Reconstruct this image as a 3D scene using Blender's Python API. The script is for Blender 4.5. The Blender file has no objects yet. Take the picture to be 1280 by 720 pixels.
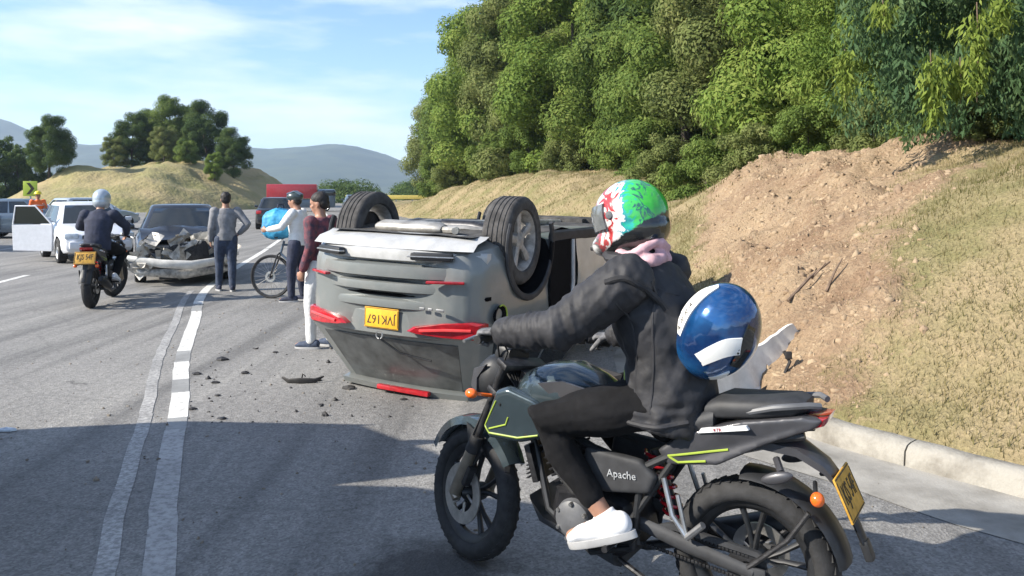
import bpy, bmesh, math, random
import numpy as np
from mathutils import Vector, Matrix, noise as mnoise
from math import radians as R, sin, cos, pi
random.seed(7); rng = np.random.default_rng(7)
sc = bpy.context.scene
COL = sc.collection
# ------------------------------------------------------------------ camera, sky, sun, exposure
CAM_H = 1.7
cam = bpy.data.objects.new('camera', bpy.data.cameras.new('camera'))
COL.objects.link(cam)
cam.location = (0, 0, CAM_H); cam.rotation_euler = (R(90), 0, 0)
cam.data.sensor_width = 36; cam.data.lens = 28.125; cam.data.shift_y = -120/1280
cam.data.clip_start = 0.05; cam.data.clip_end = 9000
sc.camera = cam
SUN_EL = R(33); SH = Vector((.95, .31, 0)).normalized()        # SH: the way shadows run over the ground
to_sun = Vector((-SH.x*cos(SUN_EL), -SH.y*cos(SUN_EL), sin(SUN_EL)))
sl = bpy.data.lights.new('sun', 'SUN'); sl.energy = 5.0; sl.angle = R(.5); sl.color = (1, .93, .82)
sun = bpy.data.objects.new('sun', sl); COL.objects.link(sun); sun.location = (-40, -20, 40)
sun.rotation_euler = to_sun.to_track_quat('Z', 'Y').to_euler()
world = bpy.data.worlds.new('World'); sc.world = world; world.use_nodes = True
wn = world.node_tree; wn.nodes.clear()
def N(nt, t, **kw):
    n = nt.nodes.new(t)
    for k, v in kw.items():
        if k in n.inputs: n.inputs[k].default_value = v
        else: setattr(n, k, v)
    return n
out = N(wn, 'ShaderNodeOutputWorld'); bg = N(wn, 'ShaderNodeBackground')
sky = N(wn, 'ShaderNodeTexSky'); sky.sky_type = 'NISHITA'; sky.sun_disc = False
sky.sun_elevation = SUN_EL; sky.sun_rotation = math.atan2(to_sun.x, to_sun.y)
sky.air_density = 1.0; sky.dust_density = .15; sky.ozone_density = 3.0
bg.inputs['Strength'].default_value = .118
tc = N(wn, 'ShaderNodeTexCoord'); mp = N(wn, 'ShaderNodeMapping')
mp.inputs['Scale'].default_value = (1.3, 1.3, 6.5); mp.inputs['Location'].default_value = (.35, .2, .12)
cn = N(wn, 'ShaderNodeTexNoise', Scale=2.1, Detail=7.0, Roughness=.56)
cr = N(wn, 'ShaderNodeValToRGB'); cr.color_ramp.elements[0].position = .46; cr.color_ramp.elements[1].position = .68
cr.color_ramp.elements[1].color = (.8, .8, .8, 1)
mx = N(wn, 'ShaderNodeMixRGB'); mx.inputs['Color2'].default_value = (5.6, 5.9, 6.3, 1)
L = wn.links.new
L(tc.outputs['Generated'], mp.inputs['Vector']); L(mp.outputs[0], cn.inputs['Vector']); L(cn.outputs['Fac'], cr.inputs[0])
L(cr.outputs['Color'], mx.inputs['Fac']); tn = N(wn, 'ShaderNodeMixRGB', blend_type='MULTIPLY', Fac=1.); tn.inputs['Color2'].default_value = (.86, .93, 1.02, 1); L(sky.outputs[0], tn.inputs['Color1']); L(tn.outputs[0], mx.inputs['Color1']); L(mx.outputs[0], bg.inputs['Color']); L(bg.outputs[0], out.inputs['Surface'])
sc.view_settings.view_transform = 'Standard'; sc.view_settings.look = 'None'
sc.view_settings.exposure = .98; sc.view_settings.gamma = 1; sc.view_settings.use_curve_mapping = False
sc.render.engine = 'CYCLES'
sc.cycles.max_bounces = 6; sc.cycles.diffuse_bounces = 3; sc.cycles.glossy_bounces = 3; sc.cycles.transmission_bounces = 4
sc.cycles.transparent_max_bounces = 8; sc.cycles.volume_bounces = 0
try:
    sc.cycles.use_denoising = True; sc.cycles.denoiser = 'OPENIMAGEDENOISE'
except Exception: pass

# ------------------------------------------------------------------ materials
def MAT(name, col, rough=.6, metal=0., var=.12, scale=12., bump=0., bscale=None, col2=None, spec=.5, coat=0., emis=None, bdist=.01, trans=0., alpha=1., detail=4., lo=.35, hi=.65):
    m = bpy.data.materials.new(name); m.use_nodes = True; nt = m.node_tree
    b = nt.nodes['Principled BSDF']; b.inputs['Roughness'].default_value = rough; b.inputs['Metallic'].default_value = metal
    b.inputs['Specular IOR Level'].default_value = spec; b.inputs['Coat Weight'].default_value = coat; b.inputs['Coat Roughness'].default_value = .06
    t = N(nt, 'ShaderNodeTexCoord')
    n = N(nt, 'ShaderNodeTexNoise', Scale=scale, Detail=detail, Roughness=.6)
    nt.links.new(t.outputs['Object'], n.inputs['Vector'])
    r = N(nt, 'ShaderNodeValToRGB'); r.color_ramp.elements[0].position = lo; r.color_ramp.elements[1].position = hi
    c = Vector(col)
    c2 = Vector(col2) if col2 else c*(1+var)
    c1 = c if col2 else c*(1-var)
    r.color_ramp.elements[0].color = (*c1, 1); r.color_ramp.elements[1].color = (*c2, 1)
    nt.links.new(n.outputs['Fac'], r.inputs[0]); nt.links.new(r.outputs[0], b.inputs['Base Color'])
    if bump:
        n2 = N(nt, 'ShaderNodeTexNoise', Scale=bscale or scale*4, Detail=4.0); bp = N(nt, 'ShaderNodeBump', Strength=bump, Distance=bdist)
        nt.links.new(t.outputs['Object'], n2.inputs['Vector']); nt.links.new(n2.outputs['Fac'], bp.inputs['Height']); nt.links.new(bp.outputs[0], b.inputs['Normal'])
    if emis: b.inputs['Emission Color'].default_value = (*emis[0], 1); b.inputs['Emission Strength'].default_value = emis[1]
    if trans: b.inputs['Transmission Weight'].default_value = trans
    return m
def LEAF(name, c1, c2, c3, scale=.5):
    m = bpy.data.materials.new(name); m.use_nodes = True; nt = m.node_tree; b = nt.nodes['Principled BSDF']
    b.inputs['Roughness'].default_value = .7; b.inputs['Specular IOR Level'].default_value = .12
    t = N(nt, 'ShaderNodeTexCoord'); g = N(nt, 'ShaderNodeNewGeometry')
    n = N(nt, 'ShaderNodeTexNoise', Scale=scale, Detail=3.0); nt.links.new(t.outputs['Object'], n.inputs['Vector'])
    mth = N(nt, 'ShaderNodeMath', operation='MULTIPLY_ADD'); mth.inputs[1].default_value = .30; nt.links.new(g.outputs['Random Per Island'], mth.inputs[0]); 
    m2 = N(nt, 'ShaderNodeMath', operation='MULTIPLY'); m2.inputs[1].default_value = .78; nt.links.new(n.outputs['Fac'], m2.inputs[0]); nt.links.new(m2.outputs[0], mth.inputs[2])
    r = N(nt, 'ShaderNodeValToRGB'); e = r.color_ramp.elements; e[0].position = .22; e[0].color = (*c1, 1); e[1].position = .85; e[1].color = (*c3, 1)
    k = e.new(.52); k.color = (*c2, 1)
    nt.links.new(mth.outputs[0], r.inputs[0]); nt.links.new(r.outputs[0], b.inputs['Base Color'])
    tr = N(nt, 'ShaderNodeBsdfTranslucent'); nt.links.new(r.outputs[0], tr.inputs['Color'])
    ms = N(nt, 'ShaderNodeMixShader', Fac=.38); o = nt.nodes['Material Output']
    nt.links.new(b.outputs[0], ms.inputs[1]); nt.links.new(tr.outputs[0], ms.inputs[2]); nt.links.new(ms.outputs[0], o.inputs['Surface'])
    return m
M = {}
M['rubber'] = MAT('rubber', (.02, .02, .021), .8, var=.35, scale=25, bump=.25, bscale=160, bdist=.004)
M['dusty_rubber'] = MAT('dusty_rubber', (.055, .052, .05), .9, var=.4, scale=14, bump=.3, bscale=90, bdist=.004)
M['black_plastic'] = MAT('black_plastic', (.016, .017, .019), .5, var=.3, scale=18, bump=.08, bscale=220, bdist=.002)
M['matt_plastic'] = MAT('matt_plastic', (.03, .031, .034), .7, var=.3, scale=10, bump=.15, bscale=150, bdist=.002)
M['grey_plastic'] = MAT('grey_plastic', (.10, .103, .11), .5, var=.2, scale=10)
M['dark_metal'] = MAT('dark_metal', (.05, .05, .053), .45, .7, var=.35, scale=24, bump=.1)
M['engine'] = MAT('engine', (.028, .028, .031), .42, .6, var=.4, scale=30, bump=.1)
M['alloy'] = MAT('alloy', (.42, .42, .42), .38, .85, var=.18, scale=14)
M['dirty_alloy'] = MAT('dirty_alloy', (.33, .315, .295), .6, .2, var=.35, scale=12)
M['steel'] = MAT('steel', (.5, .49, .47), .34, .9, var=.2, scale=16)
M['fork'] = MAT('fork', (.33, .29, .23), .35, .8, var=.12, scale=20)
M['tank'] = MAT('tank', (.05, .07, .08), .22, .45, var=.15, scale=5, coat=.8)
M['tail_grey'] = MAT('tail_grey', (.06, .06, .066), .42, .3, var=.15, scale=8, coat=.2)
M['lime'] = MAT('lime', (.30, .39, .05), .5, var=.1)
M['white_paint'] = MAT('white_paint', (.78, .78, .76), .45, var=.05)
M['white_print'] = MAT('white_print', (.7, .71, .72), .5, var=.05)
M['grey_print'] = MAT('grey_print', (.36, .37, .38), .6, var=.3, scale=60)
M['seat'] = MAT('seat', (.028, .029, .032), .62, var=.25, scale=14, bump=.15, bscale=200, bdist=.002)
M['red_lens'] = MAT('red_lens', (.36, .010, .016), .16, var=.25, scale=16, coat=.6)
M['orange_lens'] = MAT('orange_lens', (.75, .13, .015), .2, var=.12, coat=.5)
M['clear_lens'] = MAT('clear_lens', (.42, .47, .52), .08, var=.2, coat=1.)
M['mirror_glass'] = MAT('mirror_glass', (.6, .63, .66), .05, 1.)
M['plate_yellow'] = MAT('plate_yellow', (.78, .40, .02), .5, var=.1, scale=20)
M['plate_dusty'] = MAT('plate_dusty', (.50, .27, .035), .6, var=.25, scale=24)
M['plate_ink'] = MAT('plate_ink', (.03, .022, .012), .6)
M['jacket'] = MAT('jacket', (.022, .022, .025), .68, var=.3, scale=7, bump=.35, bscale=48, bdist=.005, spec=.45)
M['trousers'] = MAT('trousers', (.008, .008, .009), .9, spec=.2, var=.3, scale=9, bump=.3, bscale=70, bdist=.004)
M['glove'] = MAT('glove', (.12, .12, .125), .75, var=.5, scale=30, bump=.3, bscale=120, bdist=.003)
M['skin'] = MAT('skin', (.36, .19, .125), .5, var=.12, scale=14)
M['shoe_white'] = MAT('shoe_white', (.72, .73, .75), .55, var=.06, scale=22, bump=.1, bscale=90)
M['shoe_sole'] = MAT('shoe_sole', (.38, .38, .38), .7, var=.1)
M['scarf_black'] = MAT('scarf_black', (.018, .018, .02), .85, var=.3, scale=18, bump=.4, bscale=60, bdist=.006)
M['pink'] = MAT('pink', (.52, .32, .35), .85, var=.2, scale=16, bump=.4, bscale=50, bdist=.006)
M['suv_grey'] = MAT('suv_grey', (.18, .194, .19), .34, .15, col2=(.255, .255, .24), scale=3.4, coat=.35, detail=11., lo=.46, hi=.78)
M['suv_silver'] = MAT('suv_silver', (.44, .44, .43), .45, .1, var=.14, scale=6)
M['suv_door_lit'] = MAT('suv_door_lit', (.42, .48, .50), .3, .35, var=.15, scale=3, coat=.5)  # paler than the body: light on the front door put into the colour
M['glass'] = MAT('glass', (.012, .016, .018), .06, var=.2, spec=.8)
M['glass_reflect_tone'] = MAT('glass_reflect_tone', (.085, .09, .09), .3, var=.4, scale=5, spec=.6)  # reflected sky and road put into the glass as grey
M['dark_inside'] = MAT('dark_inside', (.006, .006, .007), .9, var=.4, scale=8, spec=.1)
M['underbody'] = MAT('underbody', (.05, .047, .043), .85, var=.6, scale=6, bump=.4, bscale=26, bdist=.02)
M['muffler'] = MAT('muffler', (.42, .40, .36), .5, .6, var=.3, scale=8)
M['car_blue'] = MAT('car_blue', (.10, .14, .19), .3, .3, coat=.6, var=.08)
M['car_pale'] = MAT('car_pale', (.42, .47, .52), .3, .3, coat=.6, var=.06)
M['car_white'] = MAT('car_white', (.62, .63, .66), .35, .05, coat=.6, var=.05)
M['car_black'] = MAT('car_black', (.018, .019, .021), .28, .2, coat=.6, var=.2)
M['car_red'] = MAT('car_red', (.42, .03, .04), .4, coat=.4, var=.12)
M['truck_white'] = MAT('truck_white', (.6, .6, .58), .5, var=.06, scale=3)
M['twisted_metal'] = MAT('twisted_metal', (.40, .38, .34), .6, .2, var=.5, scale=9, bump=.3, bscale=30)
M['hi_vis'] = MAT('hi_vis', (.85, .16, .03), .7, var=.08)
M['safety_yellow'] = MAT('safety_yellow', (.75, .62, .03), .45, var=.06)
M['denim'] = MAT('denim', (.035, .05, .085), .8, var=.3, scale=20, bump=.2)
M['white_cloth'] = MAT('white_cloth', (.66, .66, .65), .85, var=.07, scale=16, bump=.3, bscale=30, bdist=.01)
M['pattern_cloth'] = MAT('pattern_cloth', (.030, .026, .045), .8, col2=(.20, .05, .06), scale=16, bump=.2)
M['navy_cloth'] = MAT('navy_cloth', (.025, .03, .055), .85, var=.3, scale=14, bump=.3)
M['grey_cloth'] = MAT('grey_cloth', (.2, .2, .21), .85, var=.2, scale=14, bump=.3)
M['blue_bag'] = MAT('blue_bag', (.035, .28, .50), .6, var=.25, scale=8, bump=.3, bscale=18, bdist=.02)
M['hair'] = MAT('hair', (.014, .010, .008), .6, var=.4, scale=60, bump=.4, bscale=120)
M['helmet_dark'] = MAT('helmet_dark', (.03, .045, .045), .3, coat=.6, var=.3, scale=10)
M['concrete'] = MAT('concrete', (.15, .135, .11), .92, col2=(.31, .29, .25), scale=5, bump=.6, bscale=45, bdist=.012, detail=10., lo=.3, hi=.58)
M['gutter'] = MAT('gutter', (.17, .16, .14), .92, col2=(.31, .295, .265), scale=2.6, bump=.5, bscale=70, bdist=.006, detail=12., lo=.32, hi=.6)
M['bumper_white'] = MAT('bumper_white', (.62, .60, .55), .55, var=.14, scale=7)
M['bark'] = MAT('bark', (.07, .055, .042), .9, var=.4, scale=9, bump=.6, bscale=20, bdist=.04)
M['twig'] = MAT('twig', (.16, .11, .075), .9, var=.3, scale=20)
M['debris'] = MAT('debris', (.022, .02, .019), .6, var=.5, scale=14)
M['sign_green'] = MAT('sign_green', (.36, .46, .05), .5, var=.06)
M['galv'] = MAT('galv', (.35, .36, .36), .5, .6, var=.15)
M['barrier_yellow'] = MAT('barrier_yellow', (.66, .52, .13), .7, var=.15)
M['hill'] = MAT('hill', (.03, .05, .035), .95, col2=(.06, .08, .045), scale=.02, detail=8.)
M['leaf_mid'] = LEAF('leaf_mid', (.05, .09, .022), (.125, .185, .04), (.23, .27, .07), .45)
M['leaf_bright'] = LEAF('leaf_bright', (.065, .12, .026), (.16, .235, .045), (.28, .32, .08), .5)
M['leaf_dark'] = LEAF('leaf_dark', (.03, .06, .02), (.07, .115, .033), (.14, .18, .05), .45)
M['leaf_olive'] = LEAF('leaf_olive', (.08, .105, .034), (.165, .20, .062), (.26, .265, .10), .5)
M['leaf_lime'] = LEAF('leaf_lime', (.11, .165, .03), (.20, .265, .05), (.30, .34, .085), 1.)
M['leaf_blue'] = LEAF('leaf_blue', (.035, .08, .036), (.09, .155, .066), (.18, .24, .10), .6)
M['blade'] = LEAF('blade', (.125, .13, .045), (.235, .20, .095), (.36, .29, .16), .9)

# ------------------------------------------------------------------ mesh helpers
class MB:
    def __init__(s): s.v = []; s.f = []; s.m = []; s.mi = 0; s.xf = None
    def add(s, vs, fs):
        o = len(s.v)
        for p in vs:
            p = Vector(p); s.v.append(s.xf @ p if s.xf else p)
        for f in fs: s.f.append(tuple(i+o for i in f)); s.m.append(s.mi)
        return s
    def loft(s, rings, cap=True, closed=True):
        n = len(rings[0]); vs = [p for r in rings for p in r]; fs = []
        for i in range(len(rings)-1):
            for j in range(n if closed else n-1):
                k = (j+1) % n; fs.append((i*n+j, i*n+k, (i+1)*n+k, (i+1)*n+j))
        if cap and closed: fs.append(tuple(range(n-1, -1, -1))); fs.append(tuple((len(rings)-1)*n+j for j in range(n)))
        return s.add(vs, fs)
    def box(s, c, size, r=0., rot=None, taper=None):
        bm = bmesh.new(); bmesh.ops.create_cube(bm, size=1)
        for v in bm.verts: v.co = Vector((v.co.x*size[0], v.co.y*size[1], v.co.z*size[2]))
        if r > 0: bmesh.ops.bevel(bm, geom=list(bm.edges), offset=min(r, min(size)*.45), segments=2, profile=.6, affect='EDGES')
        mt = Matrix.Translation(Vector(c)) @ (rot.to_4x4() if rot else Matrix())
        bm.verts.index_update()
        s.add([mt @ v.co for v in bm.verts], [[v.index for v in f.verts] for f in bm.faces]); bm.free(); return s
    def tube(s, pts, rad, n=10, ref=None, round_ends=False, closed=False):
        pts = [Vector(p) for p in pts]; k = len(pts)
        rad = list(rad) if isinstance(rad, list) else [rad]*k
        rad = [(a, a) if not isinstance(a, (tuple, list)) else a for a in rad]
        if round_ends:
            d0 = (pts[0]-pts[1]).normalized(); d1 = (pts[-1]-pts[-2]).normalized()
            def capend(p, d, r):
                rr = min(r)
                return [(p+d*rr*q, (r[0]*w, r[1]*w)) for q, w in ((.45, .89), (.8, .6), (.98, .2))]
            a = capend(pts[0], d0, rad[0]); b = capend(pts[-1], d1, rad[-1])
            pts = [x[0] for x in reversed(a)] + pts + [x[0] for x in b]
            rad = [x[1] for x in reversed(a)] + rad + [x[1] for x in b]; k = len(pts)
        ref = Vector(ref) if ref is not None else None
        rings = []; prev = None
        for i, p in enumerate(pts):
            if closed: t = pts[(i+1) % k]-pts[i-1]
            else: t = pts[min(i+1, k-1)]-pts[max(i-1, 0)]
            t.normalize()
            base = ref if ref is not None else (prev if prev is not None else (Vector((0, 0, 1)) if abs(t.z) < .9 else Vector((1, 0, 0))))
            a = base - t*base.dot(t)
            if a.length < 1e-4: a = t.orthogonal()
            a.normalize(); b = t.cross(a)
            if ref is None: prev = a
            rx, ry = rad[i]
            rings.append([p + a*rx*cos(2*pi*j/n) + b*ry*sin(2*pi*j/n) for j in range(n)])
        if closed: rings.append(rings[0]); return s.loft(rings, cap=False)
        return s.loft(rings)
    def lathe(s, prof, c=(0, 0, 0), axis='Y', n=28, cap=False):          # profile of (radius, along axis)
        c = Vector(c); rings = []
        for r, h in prof:
            ring = []
            for j in range(n):
                a = 2*pi*j/n
                if axis == 'Y': q = Vector((r*cos(a), h, r*sin(a)))
                elif axis == 'Z': q = Vector((r*cos(a), r*sin(a), h))
                else: q = Vector((h, r*cos(a), r*sin(a)))
                ring.append(c+q)
            rings.append(ring)
        return s.loft(rings, cap=cap)
    def ell(s, c, rad, n=16, m=10, rot=None):
        c = Vector(c); rings = []
        for i in range(m+1):
            a = -pi/2+pi*i/m; a = max(-pi/2+.04, min(pi/2-.04, a))
            ring = []
            for j in range(n):
                b = 2*pi*j/n; q = Vector((rad[0]*cos(a)*cos(b), rad[1]*cos(a)*sin(b), rad[2]*sin(a)))
                ring.append(c+(rot @ q if rot else q))
            rings.append(ring)
        return s.loft(rings)
    def prism(s, poly, y0, y1, r=0.):                                     # polygon in XZ pushed along Y, with chamfered rims
        n = len(poly); cx = sum(p[0] for p in poly)/n; cz = sum(p[1] for p in poly)/n
        def ring(y, k): return [Vector((cx+(p[0]-cx)*k, y, cz+(p[1]-cz)*k)) for p in poly]
        if r:
            ext = max(max(abs(p[0]-cx), abs(p[1]-cz)) for p in poly); k = 1-r/ext; sg = 1 if y1 > y0 else -1
            return s.loft([ring(y0, k), ring(y0+sg*r, 1), ring(y1-sg*r, 1), ring(y1, k)])
        return s.loft([ring(y0, 1), ring(y1, 1)])
    def build(s, name, mat, parent=None, smooth=True, angle=40, kind=None, recalc=True):
        me = bpy.data.meshes.new(name); me.from_pydata([tuple(p) for p in s.v], [], s.f)
        for mm in (mat if isinstance(mat, (list, tuple)) else [mat]): me.materials.append(M[mm] if isinstance(mm, str) else mm)
        if any(s.m): me.polygons.foreach_set('material_index', s.m)
        if recalc:
            bm = bmesh.new(); bm.from_mesh(me); bmesh.ops.recalc_face_normals(bm, faces=bm.faces); bm.to_mesh(me); bm.free()
        if smooth:
            me.polygons.foreach_set('use_smooth', [True]*len(me.polygons))
            try: me.set_sharp_from_angle(angle=R(angle))
            except Exception: pass
        me.update()
        o = bpy.data.objects.new(name, me); COL.objects.link(o)
        if parent: o.parent = parent
        if kind: o['kind'] = kind
        return o
def link_mesh(name, me, parent=None):
    o = bpy.data.objects.new(name, me); COL.objects.link(o)
    if parent: o.parent = parent
    return o
def tag(o, label, cat, group=None):
    o['label'] = label; o['category'] = cat
    if group: o['group'] = group
    return o
def thing(name, label, cat, loc=(0, 0, 0), rz=0., group=None):
    o = bpy.data.objects.new(name, None); COL.objects.link(o); o.location = loc; o.rotation_euler = (0, 0, rz); o.empty_display_size = .2
    return tag(o, label, cat, group)
def kids(o): return [c for c in bpy.data.objects if c.parent == o]
def copy_tree(o, parent=None):
    c = o.copy(); COL.objects.link(c)
    if parent: c.parent = parent
    for k in list(o.children): copy_tree(k, c)
    return c
def modified(o, mods):                                                    # bake modifiers into a new mesh
    bpy.context.view_layer.update()
    for t, kw in mods:
        md = o.modifiers.new('m', t)
        for k, v in kw.items(): setattr(md, k, v)
    dg = bpy.context.evaluated_depsgraph_get(); dg.update()
    me = bpy.data.meshes.new_from_object(o.evaluated_get(dg), depsgraph=dg)
    o.modifiers.clear(); old = o.data; nm = old.name
    o.data = me; bpy.data.meshes.remove(old); me.name = nm
    return o
def fuse(mb, name, mat, parent=None, voxel=.01, smooth=4, disp=None):     # overlapping closed shells become one continuous skin
    o = mb.build(name, mat, None, smooth=True, recalc=True)
    modified(o, [('REMESH', dict(mode='VOXEL', voxel_size=voxel, use_smooth_shade=True)), ('SMOOTH', dict(iterations=smooth, factor=.5))])
    if disp:
        amp, sc_, st = disp; me = o.data; nv = len(me.vertices); co = np.empty(nv*3); me.vertices.foreach_get('co', co); co = co.reshape(-1, 3)
        no = np.empty(nv*3); me.vertices.foreach_get('normal', no); no = no.reshape(-1, 3)
        d = np.array([mnoise.noise(Vector((p[0]*sc_*st[0], p[1]*sc_*st[1], p[2]*sc_*st[2]))) + .5*abs(mnoise.noise(Vector((p[0]*sc_*2.3+7, p[1]*sc_*2.3, p[2]*sc_*2.3)))) for p in co])
        co = co+no*d[:, None]*amp; me.vertices.foreach_set('co', co.ravel()); me.update()
    o.data.polygons.foreach_set('use_smooth', [True]*len(o.data.polygons))
    if not o.data.materials: o.data.materials.append(M[mat])
    if parent: o.parent = parent
    return o
def text(name, s, size, mat, parent, mtx, extrude=.0008, squash=1.):
    cu = bpy.data.curves.new(name, 'FONT'); cu.body = s; cu.size = size; cu.extrude = extrude; cu.align_x = 'CENTER'; cu.align_y = 'CENTER'; cu.resolution_u = 2
    t = bpy.data.objects.new('t', cu); COL.objects.link(t); bpy.context.view_layer.update()
    dg = bpy.context.evaluated_depsgraph_get(); me = bpy.data.meshes.new_from_object(t.evaluated_get(dg), depsgraph=dg)
    bpy.data.objects.remove(t); me.materials.clear(); me.materials.append(M[mat]); me.transform(Matrix.Diagonal((squash, 1, 1, 1))); me.transform(mtx)
    o = link_mesh(name, me, parent); return o
def frame(o, x, y):                                                       # matrix with local x, y axes given
    x = Vector(x).normalized(); z = x.cross(Vector(y)).normalized(); y = z.cross(x)
    m = Matrix.Identity(4); m.col[0][:3] = x; m.col[1][:3] = y; m.col[2][:3] = z; m.col[3][:3] = Vector(o); return m
def interp(x, xs, ys): return float(np.interp(x, xs, ys))
def smooth_line(pts, n=8):                                                # Catmull-Rom
    P = [Vector(p) for p in pts]; P = [P[0]*2-P[1]]+P+[P[-1]*2-P[-2]]; o = []
    for i in range(1, len(P)-2):
        for k in range(n):
            t = k/n; a, b, c, d = P[i-1:i+3]
            o.append(.5*((2*b)+(c-a)*t+(2*a-5*b+4*c-d)*t*t+(3*b-a-3*c+d)*t**3))
    o.append(P[-2]); return o
def gz(px, py):                                                           # ground point as surveyed from the photograph
    d = CAM_H*1000/(py-240); return ((px-640)/1000*d, d)
# ================================================================== THE SETTING
def CR(ys, pts):                                                          # x of a plan curve at given y
    p = np.array(pts); return np.interp(ys, p[:, 1], p[:, 0])
KERB = [(7.5, -1.2), (6, .6), (4.6, 2.2), (3.55, 3.45), (2.83, 4.36), (2.13, 5.3), (1.78, 6.1), (1.62, 7.0), (1.66, 8), (1.75, 9.5), (1.7, 12), (1.2, 18), (0, 28), (-3.5, 42), (-7.9, 56), (-13.2, 75), (-18, 95), (-20, 130)]
LANE = [(.9, -2.5), (-.4, .5), (-1.56, 3.54), (-1.94, 4.47), (-2.66, 6.4), (-3.3, 8.0), (-4.1, 10.3), (-5.5, 14.65), (-7.2, 23.3), (-9.5, 35), (-13, 56), (-18, 75), (-23.5, 95), (-27, 130)]
kerb_c = [Vector((p.x, p.y, 0)) for p in smooth_line([(x, y, 0) for x, y in KERB], 10)]
lane_c = [Vector((p.x, p.y, 0)) for p in smooth_line([(x, y, 0) for x, y in LANE], 10)]
KX = np.array([(p.x, p.y) for p in kerb_c]); LX = np.array([(p.x, p.y) for p in lane_c])
def kerb_dist(P):                                                         # signed distance to the kerb line, positive on the bank side
    A = KX[:-1]; B = KX[1:]; D = B-A; best = np.full(len(P), 1e9); sg = np.zeros(len(P))
    for a, d in zip(A, D):
        w = P-a; t = np.clip((w@d)/(d@d), 0, 1); q = w-t[:, None]*d; r = np.hypot(q[:, 0], q[:, 1]); c = d[1]*w[:, 0]-d[0]*w[:, 1]
        k = r < best; best[k] = r[k]; sg[k] = np.sign(c[k])
    return best*sg
def fbm(P, s, o=3, seed=0.):
    return np.array([mnoise.fractal(Vector((p[0]*s+seed, p[1]*s-seed, seed)), 1., 2., o) for p in P])
AMP_Y = [0, 5, 9, 12.5, 16.5, 20, 23, 26, 28, 36, 48, 56, 66, 76, 130]; AMP = [1.9, 2.05, 2.15, 2.25, 2.1, 1.55, 1.05, 1.6, 2.15, 2.5, 2.5, 1.9, .8, .35, .3]
def dirt_mask(P):
    n = fbm(P, .9, 3, 3.)*.9
    a = np.clip((P[:, 1]-(1.26*P[:, 0]+1.9)+n*1.5)/2.1, 0, 1); b = np.clip((4.1*P[:, 0]-P[:, 1]+n*2)/2.4+.4, 0, 1); c = np.clip((17.5-P[:, 1])/2, 0, 1)
    return a*b*c
def bank_height(P, rough=True):
    s = kerb_dist(P); A = np.interp(P[:, 1], AMP_Y, AMP)
    t = np.clip(s/4.7, 0, 1); f = np.where(t < .92, np.sin(np.clip(t, 0, 1)*pi/2*1.03)**1.25, 1.)
    f = np.minimum(f, 1)
    h = .12+A*f+np.clip(s-4.7, 0, 40)*.06
    if rough:
        dm = dirt_mask(P); k = np.clip(s/1.2, 0, 1)
        h = h+k*(fbm(P, .35, 3)*.16+fbm(P, 1.6, 3, 5.)*.05)+k*dm*(fbm(P, 1.0, 4, 9.)*.24+np.abs(fbm(P, 2.6, 3, 2.))*.17+.06)
        far = np.clip((P[:, 1]-24)/6, 0, 1); h = h+far*k*(fbm(P, .5, 3, 11.)*.28-.05)
    return np.where(s > .17, h, np.where(s > .07, np.minimum(h, .06), -.3)), s
# ---- ground sheet out to the horizon
g = MB(); st = [-4000, -1200, -300, -80, 0, 80, 300, 1200, 4000]
g.add([(x, y, -.06) for y in st for x in st], [(i*9+j, i*9+j+1, (i+1)*9+j+1, (i+1)*9+j) for i in range(8) for j in range(8)])
M['ground'] = MAT('ground', (.14, .125, .055), .95, col2=(.085, .10, .035), scale=.25, bump=.4, bscale=3, bdist=.1)
g.build('ground', 'ground', kind='structure')
# ---- road
m = bpy.data.materials.new('asphalt'); m.use_nodes = True; nt = m.node_tree; b = nt.nodes['Principled BSDF']; b.inputs['Roughness'].default_value = .82; b.inputs['Specular IOR Level'].default_value = .3
t = N(nt, 'ShaderNodeTexCoord'); ln = nt.links.new
mpn = N(nt, 'ShaderNodeMapping'); mpn.inputs['Rotation'].default_value = (0, 0, R(-19)); mpn.inputs['Scale'].default_value = (1, .05, 1); ln(t.outputs['Object'], mpn.inputs['Vector'])
n1 = N(nt, 'ShaderNodeTexNoise', Scale=.35, Detail=5.); n2 = N(nt, 'ShaderNodeTexNoise', Scale=3.2, Detail=4.); n3 = N(nt, 'ShaderNodeTexVoronoi', Scale=85.); n4 = N(nt, 'ShaderNodeTexNoise', Scale=16., Detail=5., Roughness=.75)
ln(t.outputs['Object'], n1.inputs['Vector']); ln(mpn.outputs[0], n2.inputs['Vector']); ln(t.outputs['Object'], n3.inputs['Vector']); ln(t.outputs['Object'], n4.inputs['Vector'])
def mix(nt, a, bb, f, mode='MIX'):
    x = N(nt, 'ShaderNodeMixRGB', blend_type=mode)
    for s_, v in (('Color1', a), ('Color2', bb), ('Fac', f)):
        if isinstance(v, (int, float)): x.inputs[s_].default_value = v
        elif isinstance(v, tuple): x.inputs[s_].default_value = (*v, 1)
        else: nt.links.new(v, x.inputs[s_])
    return x.outputs[0]
def ramp(nt, v, p0, p1, c0=0., c1=1.):
    r = N(nt, 'ShaderNodeValToRGB'); r.color_ramp.elements[0].position = p0; r.color_ramp.elements[1].position = p1
    r.color_ramp.elements[0].color = (c0, c0, c0, 1); r.color_ramp.elements[1].color = (c1, c1, c1, 1); nt.links.new(v, r.inputs[0]); return r.outputs[0]
c = mix(nt, (.185, .180, .172), (.25, .242, .228), ramp(nt, n1.outputs['Fac'], .35, .65))
c = mix(nt, c, (.13, .127, .122), ramp(nt, n2.outputs['Fac'], .5, .68, 0, .8))
c = mix(nt, c, (.30, .29, .27), ramp(nt, n2.outputs['Fac'], .30, .44, .6, 0))
c = mix(nt, c, ramp(nt, n3.outputs['Color'], .1, .9, .42, 1.5), .5, 'MULTIPLY')
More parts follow.
